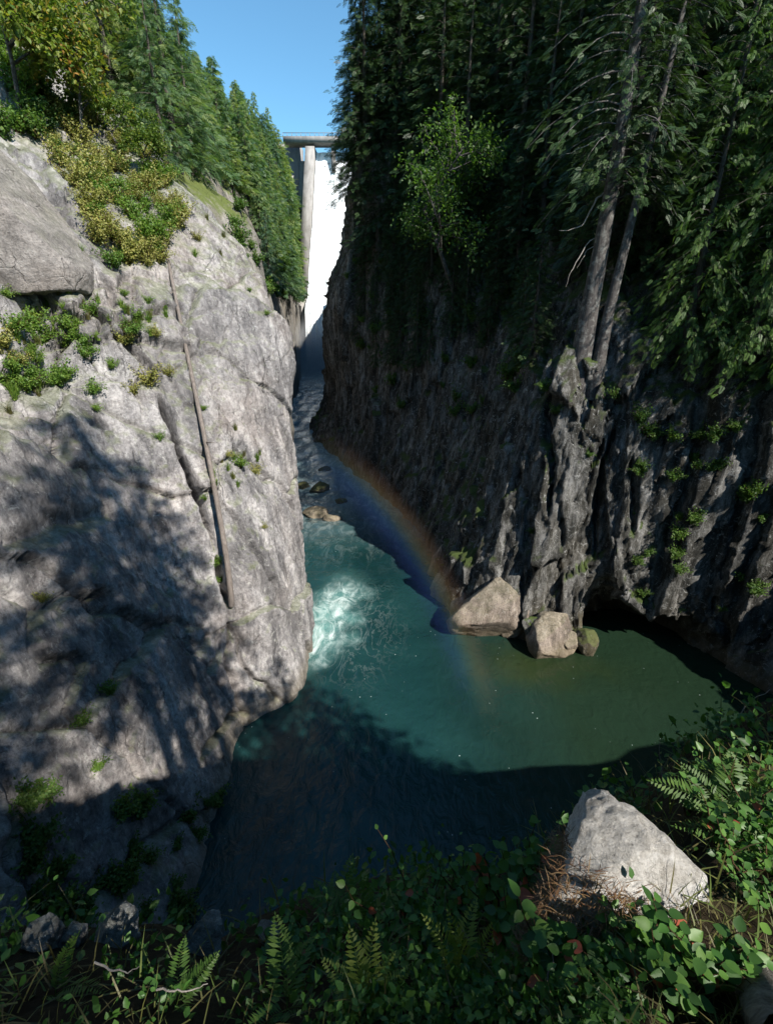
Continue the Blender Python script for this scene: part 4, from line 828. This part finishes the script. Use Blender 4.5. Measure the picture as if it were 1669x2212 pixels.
# ------------------------------------------------------------------ foreground on the bank
def bank_hit(u, v): return first_hit(u, v, (BV_B,))
def at_dist(u, v, d): return CAM + ray(u, v).normalized() * d
h = bank_hit(1420, 1960); dd = h[2]
pa, pb_ = at_dist(1415, 2170, dd * .92), at_dist(1250, 1890, dd * 1.1)
wr = link('rock', rock_mesh(52, ((pb_ - pa).length * .74, .44, .58), M['rock_white'], 7, 6, .10, (.58, .92)), None, (pa + pb_) / 2 + Vector((.02, 0, -.18)), basis_rot(pb_ - pa, (.1, -.5, .9))); cw = np.empty(len(wr.data.vertices) * 3, np.float32); wr.data.vertices.foreach_get('co', cw); cw = cw.reshape(-1, 3); tx = cw[:, 0] / np.abs(cw[:, 0]).max(); cw[:, 1] *= 1 - .38 * np.clip(tx, -.4, 1); cw[:, 2] *= 1 + .12 * tx; wr.data.vertices.foreach_set('co', cw.ravel()); wr.data.update()
tag(wr, 'large white sunlit rock with mossy base in the foreground', 'rock')
RIMROCKS = []
for u, v, s, sd, lab in [(255, 2045, .23, 61, 'white lichen-covered rock with a dark hollow on the near rim'), (440, 2050, .27, 62, 'pointed lichen-spotted rock on the near rim'), (585, 2035, .17, 63, 'small white rock on the near rim right of the pointed one'), (110, 2040, .2, 64, 'low grey rock on the near rim toward the left edge'), (170, 2035, .14, 66, 'small lichen rock left of the hollow one')]:
    h = bank_hit(u, v) or bank_hit(u, v + 25); s *= .62; o = link('rock', rock_mesh(sd, (s * 1.1, s, s * 1.15), M['rock_lichen'], 12, 5, .16, (.4, .8)), None, h[0] + Vector((0, 0, s * .8)), (sd, .3, sd * 2)); tag(o, lab, 'rock'); RIMROCKS.append(np.array(tuple(h[0])))
# slanting pale log at the lower right corner
pl = np.array([tuple(at_dist(1530, 1960, 3.4)), tuple(at_dist(1590, 2060, 2.9)), tuple(at_dist(1660, 2170, 2.4)), tuple(at_dist(1730, 2290, 2.1))]); V, F = tube(pl, [.07, .085, .09, .09], 10)
o = MB().add(V, F).build('fallen_branch', M['log_pale']); tag(o, 'thick bleached branch lying at the lower right corner', 'branch')
# salal: a leafy evergreen shrub, each leaf its own piece
def salal_leaf(mat, seed):
    rg = np.random.default_rng(seed); V, F = [], []; xs_ = [0, .15, .35, .6, .82, 1.0]; wd = [.0, .26, .36, .31, .16, 0]
    for x, w in zip(xs_, wd): V += [(x, w, .1 * w - .12 * x * x), (x, 0, -.03 - .12 * x * x), (x, -w, .1 * w - .12 * x * x)]
    for i in range(5): a = i * 3; F += [(a, a + 3, a + 4, a + 1), (a + 1, a + 4, a + 5, a + 2)]
    return mesh_data('leaf', V, [np.array(F)], mat, True, np.full(len(V), rg.uniform(.1, .95)))
SL = [salal_leaf(M['salal'], k) for k in range(5)]; SLR = [salal_leaf(M['salal_red'], 9)]
def salal(u, v, nst, L, label, lean=(0, 0), lsz=.075, red=.06, nl=9):
    lsz *= .72; L *= .8; nst = int(nst * 1.6)
    h = bank_hit(u, v)
    if not h: return
    o = empty('salal_plant', h[0]); tag(o, label, 'plant'); rg = np.random.default_rng(int(u * 7 + v)); st = MB(); n = 0
    for i in range(nst):
        a = rg.uniform(0, 6.28); l = L * rg.uniform(.6, 1.1); s = np.linspace(0, 1, 6); ou = rg.uniform(.2, .7)
        c = np.stack([(math.cos(a) * ou + lean[0]) * s * l, (math.sin(a) * ou + lean[1]) * s * l, l * (s - .2 * s * s)], 1) + rg.normal(0, .012, (6, 3)); c[0] *= .3
        V, F = tube(c, .005 * (1.3 - s), 4); st.add(V, F)
        for k in range(nl):
            if n >= 280: break
            q = .25 + .75 * k / (nl - 1); p0 = np.array([np.interp(q, s, c[:, j]) for j in range(3)]); b = a + k * 2.4 + rg.normal(0, .4)
            dv = Vector((math.cos(b), math.sin(b), rg.uniform(-.2, .5))).normalized(); sz = lsz * rg.uniform(.7, 1.2)
            lf = link('leaf', SLR[0] if rg.random() < red else SL[rg.integers(5)], o, p0, basis_rot(dv, (rg.normal(0, .35) + .15, rg.normal(0, .35) - .3, 1)), (sz, sz, sz)); n += 1
    st.build('stem', M['stem'], o)
salal(1085, 2010, 14, .62, 'salal bush with glossy sunlit leaves and a few red ones left of the white rock', (0, 0), .078, .1, 10)
salal(1165, 2005, 12, .5, 'salal bush close against the left side of the white rock', (-.1, .1), .075, .08, 10)
salal(1120, 2080, 12, .36, 'salal bush below the sunlit one left of the white rock', (0, 0), .08, .05)
salal(1250, 2000, 12, .26, 'low salal growing on the mossy base of the white rock', (0, .1), .06, .12)
salal(1340, 2060, 12, .26, 'low salal in front of the white rock', (0, .1), .06, .1)
salal(1190, 2140, 10, .34, 'shaded salal at the bottom below the white rock', (0, 0), .08, .03)
salal(1420, 2110, 10, .28, 'salal at the bottom right under the white rock', (0, 0), .065, .05)
salal(1290, 2150, 10, .28, 'shaded salal at the very bottom right of centre', (0, 0), .065, .03)
salal(960, 1960, 4, .62, 'tall thin leafy sprig standing against the dark water', (0, 0), .06, 0, 9)
salal(620, 2080, 8, .25, 'small leafy plant beside the rim rocks', (0, 0), .06, 0); salal(1060, 2190, 8, .25, 'leafy plant at the bottom edge right of the pale fern', (0, 0), .06, 0)
salal(1580, 1900, 5, .4, 'leafy plant right of the white rock', (0, 0), .05, 0); salal(1630, 1950, 6, .4, 'leafy plant at the right edge beside the bleached branch', (0, 0), .045, 0)
for u, v, n_, L_, lab in [(860, 2050, 12, .58, 'leafy plant at the bottom centre behind the pale fern'), (930, 2005, 12, .7, 'leafy plant on the rim below the tall thin sprig'), (1010, 1995, 12, .7, 'leafy plant between the sprig and the salal'), (700, 2060, 8, .3, 'shaded leafy plant at bottom left of centre'), (1240, 2070, 10, .3, 'leafy plant in front of the mossy rock base'), (1520, 2120, 8, .3, 'leafy plant beside the bleached branch foot'), (1560, 1830, 4, .4, 'leafy bush behind the white rock to its right'), (1480, 1760, 3, .35, 'leafy bush right behind the white rock crest'), (1610, 1780, 4, .5, 'leafy bush at the right edge above the branch')]:
    salal(u, v, n_, L_, lab, (0, 0), .062, .03)
# ferns
def fern(u, v, L, nf, label, mat='fern', a0=None, spread=6.28, up=.5, pairs=18, lift=0.0):
    L *= .85
    h = bank_hit(u, v)
    if not h: return
    o = empty('fern', h[0] + Vector((0, 0, lift))); tag(o, label, 'fern'); rg = np.random.default_rng(int(u + v * 3)); ms = [fern_mesh(int(u) + k, 1.0, pairs, M[mat], .55 + .15 * k) for k in range(2)]
    for i in range(nf):
        a = (rg.uniform(0, 6.28) if a0 is None else a0 + spread * (i / max(nf - 1, 1) - .5)); s_ = L * rg.uniform(.75, 1.1); e = rg.uniform(-.1, .5) + up * .5
        link('frond', ms[i % 2], o, (0, 0, 0), (rg.normal(0, .25), -e, a), (s_, s_, s_))
fern(740, 1990, .45, 7, 'sword fern at the rim left of the salal'); fern(880, 1960, .4, 7, 'sword fern on the rim below the dark water', 'fern'); fern(800, 2010, .4, 6, 'shaded sword fern between the rim ferns')
fern(1000, 2130, .34, 4, 'pale yellow-green fern upright at the bottom centre', 'fern_pale', 1.57, 1.6, 1.4); fern(800, 2190, .3, 6, 'bright yellow-green fern at the bottom edge', 'fern_pale', 1.3, 2.5, .8)
fern(1560, 1760, .45, 7, 'long-fronded fern on the right bank'); fern(1620, 1700, .5, 7, 'fern at the right edge above the other bank fern'); fern(1590, 1840, .35, 6, 'fern right of the white rock', 'fern', 2.5, 3.5)
fern(120, 2150, .3, 5, 'shaded fern in the bottom left corner'); fern(380, 2170, .25, 5, 'shaded fern at the bottom left of centre'); fern(620, 2180, .35, 6, 'shaded fern at the bottom edge left of the bright fern')
# tall dry stems and twigs against the water on the right bank
for k, (pix, d_, lab) in enumerate([([(1460, 1760), (1430, 1680), (1425, 1600)], 6.0, 'thin dry stem bending over the water on the right bank'), ([(1570, 1620), (1600, 1540), (1660, 1490)], 7.5, 'arching dry stem at the right edge'), ([(1500, 1660), (1560, 1600), (1640, 1570)], 7.0, 'dry twig reaching toward the right edge'),
                                   ([(1225, 1950), (1240, 1880), (1250, 1800)], 3.1, 'bare brown stem standing in front of the white rock'), ([(1140, 2210), (1180, 2110), (1200, 2040)], 2.3, 'dark twig leaning at the bottom right of centre'), ([(340, 2135), (400, 2140), (450, 2122)], 2.6, 'curved bleached twig on the dark ground at bottom left'), ([(200, 2080), (260, 2100), (300, 2090)], 2.7, 'thin pale twig below the hollow rock'), ([(1320, 2180), (1400, 2210), (1480, 2240)], 2.2, 'thin root trailing along the bottom right')]):
    c = np.array([tuple(at_dist(u, v, d_)) for u, v in pix]); s = np.linspace(0, 1, 12); c = np.stack([np.polyval(np.polyfit([0, .5, 1], c[:, j], 2), s) for j in range(3)], 1)
    if k < 4: 
        hb_ = bank_hit(*pix[0]); 
    V, F = tube(c + np.random.default_rng(k).normal(0, .0012 * d_, c.shape), .0011 * d_ * (1.2 - s) + .0008, 5); o = MB().add(V, F).build('twig', M['twig'] if k in (1, 2, 5, 6) else M['dead']); tag(o, lab, 'twig')
# ground cover
rg = np.random.default_rng(77); mbg, mbl, mbt = MB(), MB(), MB(); O, Nn_ = [], []
for k in range(9000):
    u, v = rg.uniform(-60, 1730), rg.uniform(1560, 2260); h = bank_hit(u, v)
    if h: O.append(tuple(h[0])); Nn_.append(tuple(h[1]))
O = np.array(O); keep = np.ones(len(O), bool)
for q_ in RIMROCKS: keep &= ~((np.linalg.norm(O[:, :2] - q_[:2] * .93, axis=1) < .2) & (rg.random(len(O)) < .9))
keep &= ~((O[:, 0] < -.2) & (rg.random(len(O)) < .55)); O = O[keep]; k = len(O); dist = np.linalg.norm(O - np.array(tuple(CAM)), axis=1)
dens = fbm(O * 2.2, 3, 5) > .0; A = O[dens]; k = len(A); da = dist[dens]
rep = 5; A = np.repeat(A, rep, 0); da = np.repeat(da, rep); k = len(A); A = A + rg.normal(0, .05, (k, 3)) * (da / 3)[:, None] + np.array([0, 0, 1]) * (rg.random(k) ** 1.5 * np.where(A[:, 0] < -.35, .08, .18) * da / 3)[:, None]
D = rg.normal(0, 1, (k, 3)) + np.array([0, 0, .35]); X, Y, Z = frame(D, None, rg.normal(0, .6, k)); scatter(mbg, LEAF[0], LEAF[1], A, X, Y, Z, .026 * rg.uniform(.5, 1.9, k) * (da / 2.6), np.clip(rg.normal(.4, .2, k), 0, 1))
o = mbg.build('ground_cover', M['salal'], None, False); tag(o, 'low leafy ground cover carpeting the near bank', kind='stuff')
sel = rg.random(len(O)) < .26; B = O[sel]; db = dist[sel]; k = len(B); D = rg.normal(0, 1, (k, 3)) * np.array([1, 1, .5]) + np.array([0, 0, .5]); X, Y, Z = frame(D)
BL = (np.array([(0, .02, 0), (.5, .016, .12), (1, 0, .05), (.5, -.016, .12), (0, -.02, 0)]), np.array([[0, 1, 3, 4]])); BL = (BL[0], np.array([[0, 3, 1], [0, 4, 3], [1, 3, 2]]))
B = np.repeat(B, 3, 0); db = np.repeat(db, 3); k = len(B); D = rg.normal(0, 1, (k, 3)) * np.array([1, 1, .6]) + np.array([0, 0, .5]); X, Y, Z = frame(D)
scatter(mbt, BL[0], BL[1], B + rg.normal(0, .04, (k, 3)), X, Y, Z, .14 * rg.uniform(.5, 1.4, k) * (db / 3), rg.random(k)); o = mbt.build('dry_grass', M['grass'], None, False); tag(o, 'thin dry grass blades among the near plants', kind='stuff')
# brown litter and moss on the base of the white rock
wm = wr.matrix_basis; me = wr.data; C_ = np.empty(len(me.vertices) * 3, np.float32); me.vertices.foreach_get('co', C_); C_ = C_.reshape(-1, 3)
W = np.array([tuple(wm @ Vector(c)) for c in C_]); uv = np.array([proj(w) for w in W]); low = (uv[:, 1] > 1810 + .62 * (uv[:, 0] - 1200) + 45 * vnoise(W * 5, 4)) & (W[:, 1] < np.median(W[:, 1]) + .6)
W = W[low]; k = len(W) * 3
if k:
    A = np.repeat(W, 3, 0) + rg.normal(0, .02, (k, 3)); D = rg.normal(0, 1, (k, 3)) * np.array([1, 1, .5]); X, Y, Z = frame(D); scatter(mbl, BL[0], BL[1], A, X, Y, Z, .07 * rg.uniform(.5, 1.3, k), rg.random(k))
    o = mbl.build('needle_litter', M['litter'], None, False); tag(o, 'brown needle litter heaped on the base of the white rock', kind='stuff')

# ------------------------------------------------------------------ spray hanging in the gorge below the spillway, and the bow, painted as volume colour
def mist_mat(name, dens):
    m = bpy.data.materials.new(name); m.use_nodes = True; t = m.node_tree; N_ = t.nodes; N_.remove(N_['Principled BSDF'])
    pv = N_.new('ShaderNodeVolumePrincipled'); pv.inputs['Color'].default_value = (.93, .96, 1, 1); t.links.new(pv.outputs[0], N_['Material Output'].inputs['Volume'])
    tc = N_.new('ShaderNodeTexCoord'); ln = N_.new('ShaderNodeVectorMath'); ln.operation = 'LENGTH'; t.links.new(tc.outputs['Object'], ln.inputs[0])
    rp = N_.new('ShaderNodeMapRange'); rp.interpolation_type = 'SMOOTHSTEP'; rp.inputs['From Min'].default_value = 1.0; rp.inputs['From Max'].default_value = .2; rp.inputs['To Max'].default_value = dens
    t.links.new(ln.outputs['Value'], rp.inputs['Value']); t.links.new(rp.outputs[0], pv.inputs['Density']); return m
bm = bmesh.new(); bmesh.ops.create_icosphere(bm, subdivisions=4, radius=1.0); me = bpy.data.meshes.new('mist'); bm.to_mesh(me); bm.free(); me.materials.append(mist_mat('spray_mist', .016))
o = link('mist', me, None, (-28, 196, 6), (0, 0, .13), (17, 62, 22)); tag(o, 'bluish spray hanging over the river below the spillway', kind='stuff')
me2 = me.copy(); me2.materials.clear(); me2.materials.append(mist_mat('plunge_mist', .06)); o = link('mist', me2, None, (-33, 219, 8), (0, 0, 0), (14, 16, 17)); tag(o, 'denser spray billowing at the foot of the waterfall', kind='stuff')
AX = -SUNV; Rb, a0, a1 = 27.0, math.radians(36.0), math.radians(43.4); Dc = Rb * math.cos(math.radians(41.2)); ctr = CAM + AX * Dc
q = AX.to_track_quat('Z', 'Y'); qi = q.inverted()
def azim(u, v): w = qi @ ray(u, v).normalized(); return math.atan2(w.y, w.x)
f0, f1_ = azim(650, 932), azim(1075, 1640)
while f1_ - f0 > math.pi: f1_ -= 2 * math.pi
while f1_ - f0 < -math.pi: f1_ += 2 * math.pi
fm_ = (f0 + f1_) / 2; q = q @ Matrix.Rotation(fm_, 3, 'Z').to_quaternion(); f0 -= fm_; f1_ -= fm_
V, nseg = [], 60
for f in np.linspace(f0, f1_, nseg):
    for rr_, zz in ((math.tan(a0) * Dc, -.6), (math.tan(a1) * Dc, -.6), (math.tan(a1) * Dc, .6), (math.tan(a0) * Dc, .6)): V.append((rr_ * math.cos(f), rr_ * math.sin(f), zz))
F = [[i * 4 + j, i * 4 + (j + 1) % 4, i * 4 + 4 + (j + 1) % 4, i * 4 + 4 + j] for i in range(nseg - 1) for j in range(4)] + [[3, 2, 1, 0], [nseg * 4 - 4, nseg * 4 - 3, nseg * 4 - 2, nseg * 4 - 1]]
m = bpy.data.materials.new('painted_rainbow'); m.use_nodes = True; t = m.node_tree; N_ = t.nodes; N_.remove(N_['Principled BSDF'])  # bow light put in as spectral colours across a thin volume
pv = N_.new('ShaderNodeVolumePrincipled'); pv.inputs['Anisotropy'].default_value = 0.0; t.links.new(pv.outputs[0], N_['Material Output'].inputs['Volume'])
tc = N_.new('ShaderNodeTexCoord'); mp = N_.new('ShaderNodeVectorMath'); mp.operation = 'MULTIPLY'; mp.inputs[1].default_value = (1, 1, 0); ln = N_.new('ShaderNodeVectorMath'); ln.operation = 'LENGTH'
t.links.new(tc.outputs['Object'], mp.inputs[0]); t.links.new(mp.outputs[0], ln.inputs[0])
mr = N_.new('ShaderNodeMapRange'); mr.inputs['From Min'].default_value = math.tan(a0) * Dc; mr.inputs['From Max'].default_value = math.tan(a1) * Dc; t.links.new(ln.outputs['Value'], mr.inputs['Value'])
cr_ = N_.new('ShaderNodeValToRGB'); dr = N_.new('ShaderNodeValToRGB')
for r_, st_ in ((cr_, [(0, (.35, .5, 1)), (.52, (.14, .24, 1)), (.62, (.2, .6, .75)), (.70, (.75, .8, .3)), (.78, (1, .66, .36)), (1, (1, .45, .28))]), (dr, [(0, (0, 0, 0)), (.3, (.1, .1, .1)), (.55, (.9, .9, .9)), (.66, (.75, .75, .75)), (.78, (.75, .75, .75)), (1, (0, 0, 0))])):
    e_ = r_.color_ramp.elements
    while len(e_) < len(st_): e_.new(.5)
    for el, (p_, c_) in zip(e_, st_): el.position = p_; el.color = (*c_, 1)
    t.links.new(mr.outputs[0], r_.inputs[0])
t.links.new(cr_.outputs[0], pv.inputs['Color']); dm_ = N_.new('ShaderNodeMath'); dm_.operation = 'MULTIPLY'; dm_.inputs[1].default_value = .058; 
sx_ = N_.new('ShaderNodeSeparateXYZ'); t.links.new(tc.outputs['Object'], sx_.inputs[0]); at_ = N_.new('ShaderNodeMath'); at_.operation = 'ARCTAN2'; t.links.new(sx_.outputs[1], at_.inputs[0]); t.links.new(sx_.outputs[0], at_.inputs[1])
ab_ = N_.new('ShaderNodeMath'); ab_.operation = 'ABSOLUTE'; t.links.new(at_.outputs[0], ab_.inputs[0]); fd = N_.new('ShaderNodeMapRange'); fd.interpolation_type = 'SMOOTHSTEP'; hw = abs(f1_ - f0) / 2
fd.inputs['From Min'].default_value = hw * .99; fd.inputs['From Max'].default_value = hw * .45; t.links.new(ab_.outputs[0], fd.inputs['Value']); fx = N_.new('ShaderNodeMath'); fx.operation = 'MULTIPLY'
t.links.new(dr.outputs[0], fx.inputs[0]); t.links.new(fd.outputs[0], fx.inputs[1]); t.links.new(fx.outputs[0], dm_.inputs[0]); t.links.new(dm_.outputs[0], pv.inputs['Density'])
me = mesh_data('rainbow', V, [np.array(F)], m, False); bm = bmesh.new(); bm.from_mesh(me); bmesh.ops.recalc_face_normals(bm, faces=bm.faces); bm.to_mesh(me); bm.free()
o = link('rainbow', me, None, ctr); o.rotation_mode = 'QUATERNION'; o.rotation_quaternion = q; tag(o, 'faint rainbow arc painted as a coloured volume band over the pool', kind='stuff')
